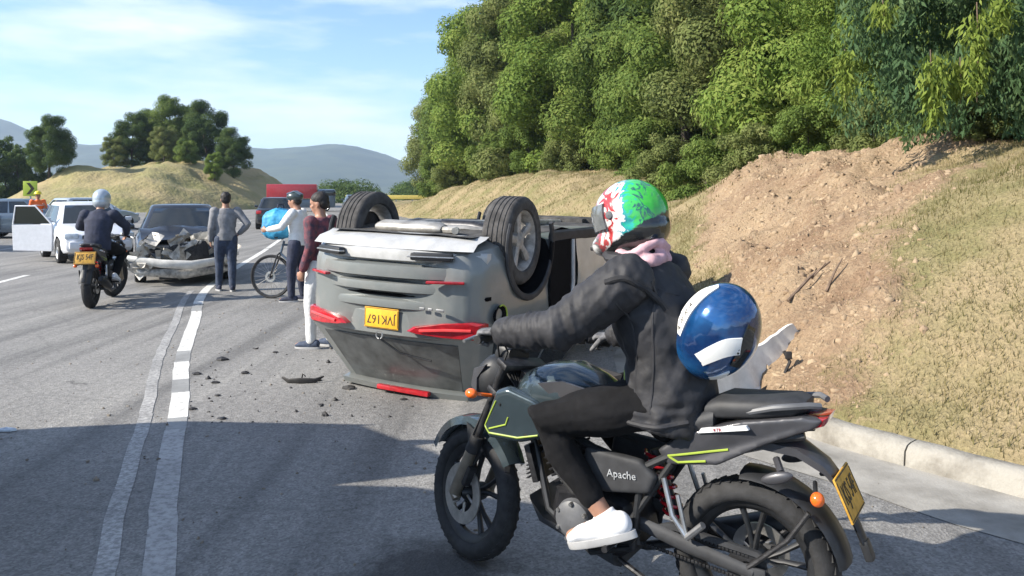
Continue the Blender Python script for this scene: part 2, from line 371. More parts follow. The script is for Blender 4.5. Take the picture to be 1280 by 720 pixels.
c = mix(nt, c, ramp(nt, n4.outputs['Fac'], .3, .7, .6, 1.35), .6, 'MULTIPLY')
cv = N(nt, 'ShaderNodeTexVoronoi', Scale=.55, feature='DISTANCE_TO_EDGE'); nw = N(nt, 'ShaderNodeMapping'); ln(t.outputs['Object'], nw.inputs['Vector'])
wob = mix(nt, t.outputs['Object'], n1.outputs['Color'], .35); ln(wob, cv.inputs['Vector'])
c = mix(nt, c, (.05, .05, .05), ramp(nt, cv.outputs['Distance'], .003, .009, .16, 0))
# a dark blotch with an irregular edge on the near traffic lane
sep = N(nt, 'ShaderNodeVectorMath', operation='DISTANCE'); sep.inputs[1].default_value = (-.38, 3.55, 0)
wob2 = N(nt, 'ShaderNodeTexNoise', Scale=7., Detail=5.); ln(t.outputs['Object'], wob2.inputs['Vector'])
wv = N(nt, 'ShaderNodeVectorMath', operation='SCALE'); wv.inputs['Scale'].default_value = .5; ln(wob2.outputs['Color'], wv.inputs[0])
wa = N(nt, 'ShaderNodeVectorMath', operation='ADD'); ln(t.outputs['Object'], wa.inputs[0]); ln(wv.outputs[0], wa.inputs[1])
ws = N(nt, 'ShaderNodeVectorMath', operation='SUBTRACT'); ws.inputs[1].default_value = (.25, .25, .25); ln(wa.outputs[0], ws.inputs[0]); ln(ws.outputs[0], sep.inputs[0])
c = mix(nt, c, (.028, .027, .026), ramp(nt, sep.outputs['Value'], .22, .42, .75, 0))
sv = N(nt, 'ShaderNodeTexVoronoi', Scale=1.1); ln(ws.outputs[0], sv.inputs['Vector']); c = mix(nt, c, (.06, .058, .055), ramp(nt, sv.outputs['Distance'], .03, .10, .7, 0))
sv2 = N(nt, 'ShaderNodeTexVoronoi', Scale=4.5); ln(ws.outputs[0], sv2.inputs['Vector']); c = mix(nt, c, (.07, .068, .065), ramp(nt, sv2.outputs['Distance'], .03, .12, .55, 0))
ln(c, b.inputs['Base Color'])
bp = N(nt, 'ShaderNodeBump', Strength=.5, Distance=.006); ln(n3.outputs['Distance'], bp.inputs['Height']); bp2 = N(nt, 'ShaderNodeBump', Strength=.35, Distance=.03); ln(n4.outputs['Fac'], bp2.inputs['Height']); ln(bp.outputs[0], bp2.inputs['Normal']); ln(bp2.outputs[0], b.inputs['Normal'])
M['asphalt'] = m
ys = np.concatenate([np.arange(-12, 30, .5), np.arange(30, 130, 2.)]); kx = np.interp(ys, KX[:, 1], KX[:, 0]); lx = np.interp(ys, LX[:, 1], LX[:, 0])
r = MB(); U = np.linspace(0, 1, 25)
r.add([((lx[i]-16.5)*(1-u)+(kx[i]+.02)*u, ys[i], 0) for i in range(len(ys)) for u in U], [(i*25+j, i*25+j+1, (i+1)*25+j+1, (i+1)*25+j) for i in range(len(ys)-1) for j in range(24)])
road = r.build('road', 'asphalt', kind='structure')
def worn(name, white, wear, scale):
    m = bpy.data.materials.new(name); m.use_nodes = True; nt = m.node_tree; b = nt.nodes['Principled BSDF']; b.inputs['Roughness'].default_value = .7
    t = N(nt, 'ShaderNodeTexCoord'); n = N(nt, 'ShaderNodeTexNoise', Scale=scale, Detail=6., Roughness=.7); nt.links.new(t.outputs['Object'], n.inputs['Vector'])
    n2 = N(nt, 'ShaderNodeTexNoise', Scale=2.2, Detail=2.); nt.links.new(t.outputs['Object'], n2.inputs['Vector'])
    c = mix(nt, (.20, .195, .187), white, ramp(nt, n.outputs['Fac'], wear-.13, wear+.10)); c = mix(nt, c, ramp(nt, n2.outputs['Fac'], .3, .7, .72, 1.1), .8, 'MULTIPLY')
    nt.links.new(c, b.inputs['Base Color']); return m
M['line_white'] = worn('line_white', (.66, .65, .61), .38, 22.); M['line_worn'] = worn('line_worn', (.44, .43, .41), .53, 30.); M['line_shaded'] = worn('line_shaded', (.40, .39, .375), .46, 24.); M['line_grey'] = worn('line_grey', (.27, .27, .26), .40, 18.)  # shade on the near stretch is put into a duller copy of the white
def arc_points(C, a, b_, n=6):                                            # points of a plan curve between two depths
    yy = np.linspace(a, b_, n); return [Vector((float(np.interp(y, C[:, 1], C[:, 0])), float(y), 0)) for y in yy]
def strip(C, a, b_, off, w, z, mat, name, parent, taper=0):
    pts = arc_points(C, a, b_, max(3, int((b_-a)/.25)+2)); mb = MB(); vs = []
    for i, p in enumerate(pts):
        d = (pts[min(i+1, len(pts)-1)]-pts[max(0, i-1)]).normalized(); nn = Vector((d.y, -d.x, 0)); j = .006*random.uniform(-1, 1)
        vs += [p+nn*(off-w/2+j)+Vector((0, 0, z)), p+nn*(off+w/2+j)+Vector((0, 0, z))]
    mb.add(vs, [(2*i, 2*i+1, 2*i+3, 2*i+2) for i in range(len(pts)-1)]); return mb.build(name, mat, parent, smooth=False, recalc=False)
# main line: thermoplastic blocks with greyer stretches between them, near part in a shade-toned copy
y0 = -2.2; blocks = [(-2.2, 4.05, 1), (4.05, 5.0, 1), (5.0, 5.72, 1), (5.72, 6.02, 0), (6.02, 6.78, 2), (6.78, 7.25, 0), (7.25, 8.0, 2), (8.0, 8.55, 0), (8.55, 11.4, 2), (11.4, 12.15, 0), (12.15, 24, 2), (24.2, 40, 2), (40.5, 70, 2)]
for a, b_, k in blocks: strip(LX, a, b_, .0, .14, .004, ('line_grey', 'line_shaded', 'line_white')[k], 'lane_marking', road)
for a, b_ in ((-2, 3.), (3., 6.2), (6.2, 10.2), (10.2, 13.8)): strip(LX, a, b_, -.23, .095, .004, 'line_worn', 'lane_marking', road)
for a, b_ in ((14.8, 17.1), (9.0, 11.2), (20.5, 23), (27, 30), (34, 38), (44, 48)): strip(LX, a, b_, -3.95, .13, .004, 'line_white' if a > 11.5 else 'line_worn', 'lane_marking', road)
for a, b_ in ((19, 30), (30.5, 60)): strip(LX, a, b_, -7.6, .14, .004, 'line_worn', 'lane_marking', road)
# pale gutter beside the kerb, and the kerb stones
gm = MB(); pk = arc_points(KX, -1.1, 30, 130); vs = []
for i, p in enumerate(pk):
    d = (pk[min(i+1, len(pk)-1)]-pk[max(0, i-1)]).normalized(); nn = Vector((d.y, -d.x, 0)); wd = .62+.14*mnoise.noise(p*1.3)
    vs += [p-nn*wd+Vector((0, 0, .004)), p-nn*.3+Vector((0, 0, .005)), p+nn*.05+Vector((0, 0, .016))]
gm.add(vs, [q for i in range(len(pk)-1) for q in ((3*i, 3*i+1, 3*i+4, 3*i+3), (3*i+1, 3*i+2, 3*i+5, 3*i+4))]); gm.build('gutter', 'gutter', kind='structure')
kerb = bpy.data.objects.new('kerb', None); COL.objects.link(kerb); kerb['kind'] = 'structure'
acc = [0.]
for i in range(1, len(KX)): acc.append(acc[-1]+float(np.hypot(*(KX[i]-KX[i-1]))))
def along(s): return Vector((float(np.interp(s, acc, KX[:, 0])), float(np.interp(s, acc, KX[:, 1])), 0))
s = .12; n_st = 0
while s < 32 and n_st < 40:
    ln_ = .98; mb = MB(); prof = [(.0, -.1), (.02, .105), (.05, .14), (.09, .15), (.17, .15), (.2, .13), (.21, -.1)]; rings = []
    ndiv = 6
    for k in range(ndiv+1):
        q = s+.008+(ln_-.016)*k/ndiv; p = along(q); d = (along(q+.03)-along(q-.03)).normalized(); nn = Vector((d.y, -d.x, 0))
        e = 1-.0*(k in (0, ndiv)); rings.append([p+nn*(a+.006*mnoise.noise(Vector((q*3, a*9, 1))))+Vector((0, 0, z+(.010*mnoise.noise(Vector((q*4, a*8, 5))) if z > 0 else 0))) for a, z in prof])
    mb.loft(rings); mb.build('kerb_stone', 'concrete', kerb, angle=50); s += ln_+random.uniform(-.01, .01); n_st += 1
# ---- the bank
xs = np.concatenate([np.arange(-24, -1, .8), np.arange(-1, 1, .25), np.arange(1, 9, .09), np.arange(9, 14, .3), np.arange(14, 46, 1.5)])
yy = np.concatenate([np.arange(-5, 2, .4), np.arange(2, 13, .1), np.arange(13, 26, .25), np.arange(26, 80, .5), np.arange(80, 131, 3.)])
XX, YY = np.meshgrid(xs, yy); P = np.column_stack([XX.ravel(), YY.ravel()]); H, S = bank_height(P); DM = dirt_mask(P)*(S > 0)
nx = len(xs); idx = np.arange(len(P)).reshape(len(yy), nx); q = np.column_stack([idx[:-1, :-1].ravel(), idx[:-1, 1:].ravel(), idx[1:, 1:].ravel(), idx[1:, :-1].ravel()])
q = q[(S[q] > -.9).any(axis=1)]
me = bpy.data.meshes.new('grass_bank'); me.from_pydata(np.column_stack([P, H]).tolist(), [], q.tolist())
at = me.attributes.new('dirt', 'FLOAT', 'POINT'); at.data.foreach_set('value', DM.astype(np.float32)); me.polygons.foreach_set('use_smooth', [True]*len(me.polygons))
m = bpy.data.materials.new('bank'); m.use_nodes = True; nt = m.node_tree; b = nt.nodes['Principled BSDF']; b.inputs['Roughness'].default_value = .95; b.inputs['Specular IOR Level'].default_value = .15
t = N(nt, 'ShaderNodeTexCoord'); a = N(nt, 'ShaderNodeAttribute', attribute_name='dirt'); ln = nt.links.new
n1 = N(nt, 'ShaderNodeTexNoise', Scale=.7, Detail=6., Roughness=.65); n2 = N(nt, 'ShaderNodeTexNoise', Scale=9., Detail=6., Roughness=.7); n3 = N(nt, 'ShaderNodeTexNoise', Scale=40., Detail=4.)
for n_ in (n1, n2, n3): ln(t.outputs['Object'], n_.inputs['Vector'])
gr = mix(nt, (.30, .235, .135), (.185, .17, .075), ramp(nt, n1.outputs['Fac'], .42, .62)); gr = mix(nt, gr, (.38, .30, .18), ramp(nt, n2.outputs['Fac'], .55, .72, 0, .7))
di = mix(nt, (.325, .235, .148), (.225, .15, .094), ramp(nt, n1.outputs['Fac'], .4, .6)); di = mix(nt, di, (.385, .295, .19), ramp(nt, n2.outputs['Fac'], .5, .75, 0, .8))
mm = N(nt, 'ShaderNodeMath', operation='MULTIPLY_ADD'); mm.inputs[1].default_value = .9; mm.inputs[2].default_value = -.42; ln(n2.outputs['Fac'], mm.inputs[0])
ad = N(nt, 'ShaderNodeMath', operation='ADD'); ln(a.outputs['Fac'], ad.inputs[0]); ln(mm.outputs[0], ad.inputs[1])
c = mix(nt, gr, di, ramp(nt, ad.outputs[0], .3, .6)); c = mix(nt, c, ramp(nt, n3.outputs['Fac'], .3, .7, .6, 1.35), .55, 'MULTIPLY'); ln(c, b.inputs['Base Color'])
bp = N(nt, 'ShaderNodeBump', Strength=.9, Distance=.06); ln(n2.outputs['Fac'], bp.inputs['Height']); bp2 = N(nt, 'ShaderNodeBump', Strength=.8, Distance=.02); ln(n3.outputs['Fac'], bp2.inputs['Height']); ln(bp.outputs[0], bp2.inputs['Normal']); ln(bp2.outputs[0], b.inputs['Normal'])
M['bank'] = m; me.materials.append(m)
bank = link_mesh('grass_bank', me); bank['kind'] = 'structure'
# ---- dry grass blades on it (nobody could count them)
def blades(name, P, h0, w0, mat):
    n = len(P); a = rng.uniform(0, 2*pi, n); h = h0*rng.uniform(.45, 1.25, n); w = w0*rng.uniform(.6, 1.3, n); lean = rng.uniform(.1, .9, n)*h; la = rng.uniform(0, 2*pi, n)
    V = np.empty((n, 3, 3)); dx = np.cos(a)*w/2; dy = np.sin(a)*w/2
    V[:, 0] = P+np.column_stack([dx, dy, np.full(n, -.01)]); V[:, 1] = P-np.column_stack([dx, dy, np.full(n, .01)]); V[:, 2] = P+np.column_stack([np.cos(la)*lean, np.sin(la)*lean, h])
    return tri_mesh(name, V.reshape(-1, 3), np.arange(3*n).reshape(-1, 3), mat)
def tri_mesh(name, V, F, mat, smooth=False):
    me = bpy.data.meshes.new(name); k = F.shape[1]; me.vertices.add(len(V)); me.loops.add(F.size); me.polygons.add(len(F))
    me.vertices.foreach_set('co', V.astype(np.float32).ravel()); me.loops.foreach_set('vertex_index', F.astype(np.int32).ravel()); me.polygons.foreach_set('loop_start', np.arange(0, F.size, k, dtype=np.int32)); me.polygons.foreach_set('loop_total', np.full(len(F), k, dtype=np.int32))
    me.update(calc_edges=True); me.validate(); me.materials.append(M[mat] if isinstance(mat, str) else mat)
    if smooth: me.polygons.foreach_set('use_smooth', [True]*len(F))
    return me
def scatter(n, x0, x1, y0, y1, dens, dirty=.35, power=1.):
    X = rng.uniform(x0, x1, n); Y = y0+(y1-y0)*rng.uniform(0, 1, n)**power; P = np.column_stack([X, Y]); s = kerb_dist(P); P = P[(s > .2) & (s < 9)]
    return P
def on_bank(P):                                                           # bilinear height from the bank grid
    i = np.clip(np.searchsorted(xs, P[:, 0])-1, 0, len(xs)-2); j = np.clip(np.searchsorted(yy, P[:, 1])-1, 0, len(yy)-2); Hg = H.reshape(len(yy), nx)
    u = (P[:, 0]-xs[i])/(xs[i+1]-xs[i]); v = (P[:, 1]-yy[j])/(yy[j+1]-yy[j])
    return Hg[j, i]*(1-u)*(1-v)+Hg[j, i+1]*u*(1-v)+Hg[j+1, i]*(1-u)*v+Hg[j+1, i+1]*u*v
P = scatter(230000, 1.6, 11, 2.2, 16, 1, power=1.25); keep = rng.uniform(0, 1, len(P)) > np.clip(dirt_mask(P)*1.5, 0, .985); keep &= rng.uniform(0, 1, len(P)) < .42+.55*np.clip(fbm(P, .9, 2, 4.)+.5, 0, 1); P = P[keep]
gb = link_mesh('grass', blades('grass', np.column_stack([P, on_bank(P)]), .05, .010, 'blade')); gb['kind'] = 'stuff'
P = scatter(150000, -14, 14, 15, 66, 1); P = P[rng.uniform(0, 1, len(P)) < .8]
gb = link_mesh('grass', blades('grass', np.column_stack([P, on_bank(P)]), .085, .028, 'blade')); gb['kind'] = 'stuff'
# ---- earth clods on the dug slope
ib = bmesh.new(); bmesh.ops.create_icosphere(ib, subdivisions=1, radius=1); IV = np.array([v.co[:] for v in ib.verts]); IF = np.array([[v.index for v in f.verts] for f in ib.faces]); ib.free()
def clods(name, P, smin, smax, mat, sink=.3):
    n = len(P); sc_ = smin*(smax/smin)**(rng.uniform(0, 1, n)**4.); V = np.repeat(IV[None], n, 0)*(1+rng.normal(0, .42, (n, len(IV), 1))); V *= (sc_[:, None]*rng.uniform(.6, 1.3, (n, 3)))[:, None, :]
    V += P[:, None, :]-np.array([0, 0, 1.])*(sc_*sink)[:, None, None]
    F = IF[None]+(np.arange(n)*len(IV))[:, None, None]; return tri_mesh(name, V.reshape(-1, 3), F.reshape(-1, 3), mat)
M['earth'] = MAT('earth', (.22, .15, .095), .95, col2=(.35, .26, .165), scale=2.5, bump=.5, bscale=24, bdist=.02)
P = scatter(42000, 1.6, 8, 5.4, 17, 1); P = P[dirt_mask(P) > rng.uniform(.1, .9, len(P))]
cl = link_mesh('earth_clods', clods('earth_clods', np.column_stack([P, on_bank(P)]), .009, .055, 'earth', .6)); cl['kind'] = 'stuff'
# gravel and grit lying on the road and in the gutter
n = 1500; X = rng.uniform(-5, 3, n); Y = rng.uniform(2.8, 13, n); P = np.column_stack([X, Y]); P = P[kerb_dist(P) < -.06]; 
M['grit'] = MAT('grit', (.10, .085, .07), .9, col2=(.30, .26, .21), scale=3)
gl = link_mesh('gravel', clods('gravel', np.column_stack([P, np.full(len(P), .003)]), .003, .014, 'grit', .2)); gl['kind'] = 'stuff'
# ---- grassy knoll left of the highway, and hills along the horizon
def height_patch(name, x0, x1, y0, y1, nx_, ny_, fn, mat):
    X, Y = np.meshgrid(np.linspace(x0, x1, nx_), np.linspace(y0, y1, ny_)); P = np.column_stack([X.ravel(), Y.ravel()]); Z = fn(P); i = np.arange(nx_*ny_).reshape(ny_, nx_)
    F = np.column_stack([i[:-1, :-1].ravel(), i[:-1, 1:].ravel(), i[1:, 1:].ravel(), i[1:, :-1].ravel()]); o = link_mesh(name, tri_mesh(name, np.column_stack([P, Z]), F, mat, True)); o['kind'] = 'structure'; return o
M['knoll'] = MAT('knoll', (.33, .255, .13), .95, col2=(.20, .19, .07), scale=.22, bump=.8, bscale=2.5, bdist=.2, detail=7.)
def knoll_z(P):
    u = (P[:, 0]+37.2)/13.; v = (P[:, 1]-90)/26.; r2 = np.abs(u)**2.2+np.abs(v)**2.6
    return -.3+4.9*np.clip(1-r2, 0, 1)**.9*(1+.35*fbm(P, .11, 4, 6.))+fbm(P, .5, 3)*.18*(r2 < 1)
height_patch('hill', -51, -23, 63, 118, 80, 90, knoll_z, 'knoll')
def ridge(fn, y, depth):
    def f(P):
        top = np.interp(P[:, 0]/y*1000+640, *fn)
        v = np.clip((P[:, 1]-y+depth)/depth, 0, 1); w = np.clip((y+depth-P[:, 1])/depth, 0, 1)
        return -4+(top*y/1000+4)*np.minimum(v, w)**.8*(1+.10*fbm(P, .006, 5)+.03*fbm(P, .03, 4))
    return f
height_patch('hills', -2600, 600, 1300, 2700, 130, 60, ridge(([-1200, -300, -60, 0, 36, 120, 200, 300, 380, 440, 480, 520, 600, 800, 1200], [70, 100, 96, 90, 74, 62, 58, 56, 59, 58, 48, 34, 22, 10, 4]), 2000, 650), 'hill')
# ================================================================== TREES
def leaf_mesh(name, clumps, per, Lf, mat, droop=.0, fold=.25, aspect=.42):
    C = np.array([c[0] for c in clumps]); Rr = np.array([c[1] for c in clumps]); w = Rr**2/np.sum(Rr**2); n = int(per*len(clumps))
    k = rng.choice(len(C), n, p=w); d = rng.normal(0, 1, (n, 3)); d /= np.linalg.norm(d, axis=1)[:, None]
    rad = Rr[k]*(.45+.62*rng.uniform(0, 1, n)**.6); P = C[k]+d*rad[:, None]*np.array([1, 1, .8])
    nrm = d*1.6+rng.normal(0, .38, (n, 3))+np.array([0, 0, .45]); nrm /= np.linalg.norm(nrm, axis=1)[:, None]
    t = rng.normal(0, 1, (n, 3))+d*.5-np.array([0, 0, droop]); t -= nrm*np.sum(t*nrm, axis=1)[:, None]; t /= np.linalg.norm(t, axis=1)[:, None]
    b = np.cross(nrm, t); l = (Lf*rng.uniform(.6, 1.35, n))[:, None]
    V = np.empty((n, 4, 3)); V[:, 0] = P; V[:, 1] = P+t*l*.5+b*l*aspect*.5-nrm*l*fold*.3; V[:, 2] = P+t*l; V[:, 3] = P+t*l*.5-b*l*aspect*.5-nrm*l*fold*.3
    F = np.arange(4*n).reshape(-1, 4); return tri_mesh(name, V.reshape(-1, 3), F, mat)
def trunk_mesh(h, r, limbs, sway=.5, start=.3):
    mb = MB(); p = [Vector((sway*mnoise.noise(Vector((z*.3, r*9, 2)))*z*.25, sway*mnoise.noise(Vector((z*.3, 5, r*7)))*z*.25, z)) for z in np.linspace(-.4, h, 9)]
    mb.tube(p, [r*(1.35 if i == 0 else 1.1-.95*i/8) for i in range(9)], 9); ends = []
    for k in range(limbs):
        f = start+(.95-start)*k/limbs; i = f*8; b0 = p[int(i)].lerp(p[min(8, int(i)+1)], i-int(i)); a = k*2.4+random.uniform(-.4, .4); ln_ = h*(.38-.2*f)*random.uniform(.8, 1.25)
        e = b0+Vector((cos(a)*ln_, sin(a)*ln_, ln_*random.uniform(.25, .7))); m_ = b0.lerp(e, .5)+Vector((0, 0, -.08*ln_))
        mb.tube([b0, m_, e], [r*.45*(1-f*.5), r*.28, r*.08], 6); ends.append(e); ends.append(m_.lerp(e, .5))
    ends.append(p[-1]); return mb, ends
def crown_clumps(h, z0, rx, ends, n, rmin, rmax, shape=1.):
    cl = [(tuple(e), random.uniform(rmin, rmax)) for e in ends]
    for i in range(n):
        z = z0+(h-z0)*random.random(); f = (z-z0)/(h-z0); prof = math.sqrt(max(.02, 1-(abs(f-.42)/.62)**2.2))*shape; a = random.uniform(0, 2*pi); rr = rx*prof*random.uniform(.45, 1.0)
        cl.append(((rr*cos(a), rr*sin(a), z), random.uniform(rmin, rmax)*(1-.25*f)))
    return cl
protos = {}
def proto(kind, h, z0, rx, n, per, rmin, rmax, Lf, mat, limbs=9, r=.2, **kw):
    tm, ends = trunk_mesh(h*.86, r, limbs); tm_o = tm.build('trunk', 'bark'); ends = [e for e in ends if e.z > z0]
    me_c = leaf_mesh('crown', crown_clumps(h, z0, rx, ends, n, rmin, rmax), per, Lf, mat, **kw); me_t = tm_o.data; bpy.data.objects.remove(tm_o); protos[kind] = (me_t, me_c)
proto('broad', 9., .5, 3.3, 52, 800, .7, 1.35, .19, 'leaf_mid')
proto('bright', 9., .4, 3.0, 54, 800, .62, 1.25, .18, 'leaf_bright')
proto('dark', 9., .7, 3.2, 50, 750, .7, 1.4, .2, 'leaf_dark')
proto('olive', 9., .3, 3.1, 58, 780, .58, 1.15, .17, 'leaf_olive')
proto('near', 6., .25, 2.5, 95, 620, .32, .7, .095, 'leaf_bright', r=.14, droop=.6, aspect=.36)
proto('neardark', 6., .3, 2.6, 90, 600, .35, .75, .105, 'leaf_blue', r=.15, droop=.9, aspect=.34)
proto('bush', 1.7, .1, 1.0, 26, 420, .2, .42, .085, 'leaf_mid', limbs=5, r=.04)
proto('bushbright', 1.5, .08, .9, 24, 420, .18, .4, .08, 'leaf_olive', limbs=5, r=.035)
proto('conifer', 8., .4, 1.5, 60, 160, .35, .6, .26, 'leaf_dark', limbs=10, r=.12)
def plant(kind, name, label, cat, x, y, s, rz, z=None, group=None, sxy=1.):
    if z is None: z = float(on_bank(np.array([[x, y]]))[0]) if -24 < x < 45 and -5 < y < 129 else -.05
    o = thing(name, label, cat, (x, y, z-.05), rz, group); o.scale = (s*sxy, s*sxy, s)
    a, b = protos[kind]; link_mesh('trunk', a, o); link_mesh('crown', b, o); return o
G = 'trees crowding the bank beside the road'
for k, (kind, x, y, s, rz, sxy, lab) in enumerate([
    ('olive', -6.6, 84, 1.45, .3, .95, 'hazy green tree at the far left end of the tree wall where the road bends'),
    ('broad', -3.6, 73, 1.5, 1.9, .9, 'tall rounded tree second from the far end of the tree wall'),
    ('dark', 1.0, 64, 1.95, 4.1, .9, 'tallest dark crown rising against the sky at the left of the tree wall'),
    ('bright', -1.6, 55.5, 1.42, 2.2, .95, 'bright green tree with leafy crown above the left tip of the mown mound'),
    ('olive', 1.3, 50.5, 1.42, 5.2, .95, 'yellowish green tree above the middle of the mown mound'),
    ('broad', 5.2, 52, 1.95, .9, 1., 'large dark green tree towering behind the trees on the mound'),
    ('bright', 3.3, 43.5, 1.25, 3.3, 1., 'bright leafy tree just above the crest of the mound'),
    ('broad', 5.9, 38.2, 1.2, 4.4, 1., 'mid green tree on the mound directly behind the upturned wheel'),
    ('dark', 8.6, 36, 1.55, 1.2, 1., 'shadowy tall tree in the gap behind the mound'),
    ('broad', 6.7, 31, 1.06, .2, .95, 'round leafy tree above the gully behind the rider helmet'),
    ('olive', 7.6, 26, 1.02, 2.6, .95, 'olive green tree standing over the gully right of the mound'),
    ('bright', 8.2, 21.2, .95, 5.0, .95, 'bright bushy tree above the dug earth slope'),
    ('dark', 11.8, 25, 1.4, 3.8, 1., 'dark tall tree behind the trees above the dug earth'),
    ('near', 8.4, 17.3, 1.15, 1.1, .95, 'light green small leaved tree at the top of the dug earth slope'),
    ('olive', 12.5, 18, 1.2, .7, 1., 'olive tree filling the view behind the near small leaved trees'),
    ('near', 8.1, 13.7, .98, 3.9, .9, 'glossy green near tree left of the drooping tree'),
    ('broad', 12.6, 13.2, 1.1, 2.9, 1., 'deep green tree behind the drooping tree'),
    ('neardark', 10.9, 10.6, 1.05, 5.6, .85, 'dark bluish leaved tree at the right edge above the shaded bank'),
    ('dark', 4.5, 70, 2.1, .5, 1., 'big dark tree filling the skyline behind the tallest crown'),
    ('broad', 11.5, 46, 2.1, 2.5, 1.1, 'broad tree closing the top of the view behind the mound trees'),
    ('dark', 16, 33, 2.0, 5.5, 1.1, 'very tall dark tree closing the view above the gully')]):
    plant(kind, 'tree', lab, 'tree', x, y, s, rz, None, G, sxy)
G = 'bushes along the crest of the bank'
for k, (kind, x, y, s, rz, lab) in enumerate([
    ('bush', -5.6, 62, 1.9, .3, 'low bush at the far left foot of the tree wall'), ('bushbright', -4.2, 57, 1.8, 2., 'pale bush on the left tip of the mound crest'),
    ('bush', -1.0, 50.5, 1.8, 4., 'leafy bush on the mound under the bright tree'), ('bush', 1.0, 45, 1.7, 1., 'dark bush on the middle of the mound crest'),
    ('bushbright', 2.9, 40, 1.6, 3., 'yellowish bush on the mound crest above the upturned wheel'), ('bush', 4.5, 34.5, 1.4, 5.1, 'bush at the right end of the mound crest'),
    ('bush', 4.9, 29.3, 1.25, 2.2, 'rounded bush in the gully left of the dug earth'), ('bushbright', 5.0, 25.4, 1.25, .9, 'olive bush in the gully behind the green helmet'),
    ('bush', 5.3, 22, 1.15, 3.6, 'bush just above the green helmet on the gully floor'), ('bushbright', 5.7, 19.2, 1.0, 4.8, 'light bush at the upper left rim of the dug earth'),
    ('bush', 6.3, 17, .85, 1.7, 'dark bush at the top of the dug earth slope'), ('bushbright', 6.5, 14.3, .75, .2, 'small olive bush on the bank crest above the clods'),
    ('bush', 6.5, 12.3, .7, 2.8, 'small bush under the glossy near tree'), ('bush', 6.6, 11.0, .66, 5.3, 'bush below the hanging yellow green strands'),
    ('bushbright', 6.15, 10.6, .42, 1.4, 'little sprig bush standing forward on the grass of the bank crest'), ('bush', 7.6, 9.7, .8, .6, 'bush in the deep shade at the right end of the crest'),
    ('bush', 6.9, 8.7, .45, 3.1, 'small bush at the right edge of the photograph on the shaded crest')]):
    plant(kind, 'bush', lab, 'bush', x, y, s, rz, None, G)
# the drooping tree at the right: long leaves hung on pendulous strands
dt = thing('drooping_tree', 'tree at upper right with long hanging leaf strands, some bright yellow green', 'tree', (6.5, 9.9, 2.1), 0)
tm, ends = trunk_mesh(4.6, .16, 9, start=.45); tm.build('trunk', 'bark', dt)
def strands(name, spots, mat, Lf, nl, parent, spread=.10):
    Ps = []; T = []
    for (x, y, z, ln_) in spots:
        k = int(nl*ln_); t = rng.uniform(0, 1, k); sp = spread*(1-.55*t)
        Ps.append(np.column_stack([x+rng.normal(0, 1, k)*sp, y+rng.normal(0, 1, k)*sp, z-ln_*t])); T.append(np.column_stack([rng.normal(0, .55, k), rng.normal(0, .55, k), -np.ones(k)]))
    P = np.concatenate(Ps); t = np.concatenate(T); t /= np.linalg.norm(t, axis=1)[:, None]; n = len(P)
    r_ = rng.normal(0, 1, (n, 3)); b = np.cross(t, r_); b /= np.linalg.norm(b, axis=1)[:, None]; nr = np.cross(b, t); l = (Lf*rng.uniform(.6, 1.3, n))[:, None]
    V = np.empty((n, 4, 3)); V[:, 0] = P; V[:, 1] = P+t*l*.45+b*l*.14; V[:, 2] = P+t*l+nr*l*.15; V[:, 3] = P+t*l*.45-b*l*.14
    return link_mesh(name, tri_mesh(name, V.reshape(-1, 3), np.arange(4*n).reshape(-1, 4), mat), parent)
sp = []
for i in range(150):
    a = random.uniform(0, 2*pi); rr = 2.3*math.sqrt(random.random()); z_ = random.uniform(1.1, 4.8); sp.append((rr*cos(a), rr*sin(a)*.7, z_, min(random.uniform(.7, 1.7), z_-.12-.25*max(0, -cos(a)))))
strands('crown', sp, 'leaf_blue', .12, 260, dt, .18)
def vine(px, top, bot, d, lab):
    x = (px-640)/1000*d; z1 = CAM_H+(240-top)/1000*d; z0 = CAM_H+(240-bot)/1000*d
    o = thing('hanging_vine', lab, 'vine', (x, d, z0), 0, 'yellow green strands hanging from the drooping tree'); h = z1-z0
    mb = MB(); mb.tube([(0, 0, h*.98), (.02, .01, h*.5), (0, 0, .02)], [.006, .005, .002], 5); mb.build('stem', 'twig', o)
    strands('leaves', [(random.uniform(-.06, .06), random.uniform(-.06, .06), h*random.uniform(.75, 1.), h*random.uniform(.6, .75)) for _ in range(5)], 'leaf_lime', .11, 130, o, .075)
for a in ((1163, 60, 165, 8.7, 'broadest bright hanging strand, left of the tallest one'), (1221, 0, 130, 8.5, 'tallest bright strand hanging down from the top edge of the photo'), (1103, -5, 40, 8.9, 'short bright strand at the top, leftmost of the hanging strands'),
          (1252, -10, 50, 8.6, 'short bright strand at the top right corner'), (1056, 60, 130, 9.4, 'pale strand low on the left side of the drooping tree'), (1200, 70, 140, 8.9, 'faint strand just left of the tallest hanging strand')): vine(*a)
# left side: dark conifers, far wood, trees on the knoll, an unseen tree added to shade the far lane
wood = []
for i in range(90):
    u = random.random(); px = random.uniform(392, 560) if i < 60 else random.uniform(-400, 60); d = random.uniform(120, 170) if i < 60 else random.uniform(110, 150)
    wood.append((((px-640)/1000*d, d, random.uniform(.3, 2.9)), random.uniform(1.1, 2.2)))
wo = link_mesh('far_wood', leaf_mesh('far_wood', wood, 260, .5, 'leaf_dark')); wo['kind'] = 'stuff'
for i, (px, d, s, lab) in enumerate([(-12, 78, .80, 'dark conifer at the left edge behind the parked cars'), (7, 82, .92, 'pointed dark conifer second from the left edge'), (24, 80, .8, 'dark conifer behind the chevron sign'), (44, 84, .85, 'dark conifer at the left foot of the grassy knoll'), (-34, 80, .9, 'dark conifer cut by the left edge of the view')]):
    plant('conifer', 'conifer', lab, 'tree', (px-640)/1000*d, d, s, i*1.3, -.1, 'dark conifers beyond the far lane')
def knz(x, y): return float(knoll_z(np.array([[x, y]]))[0])
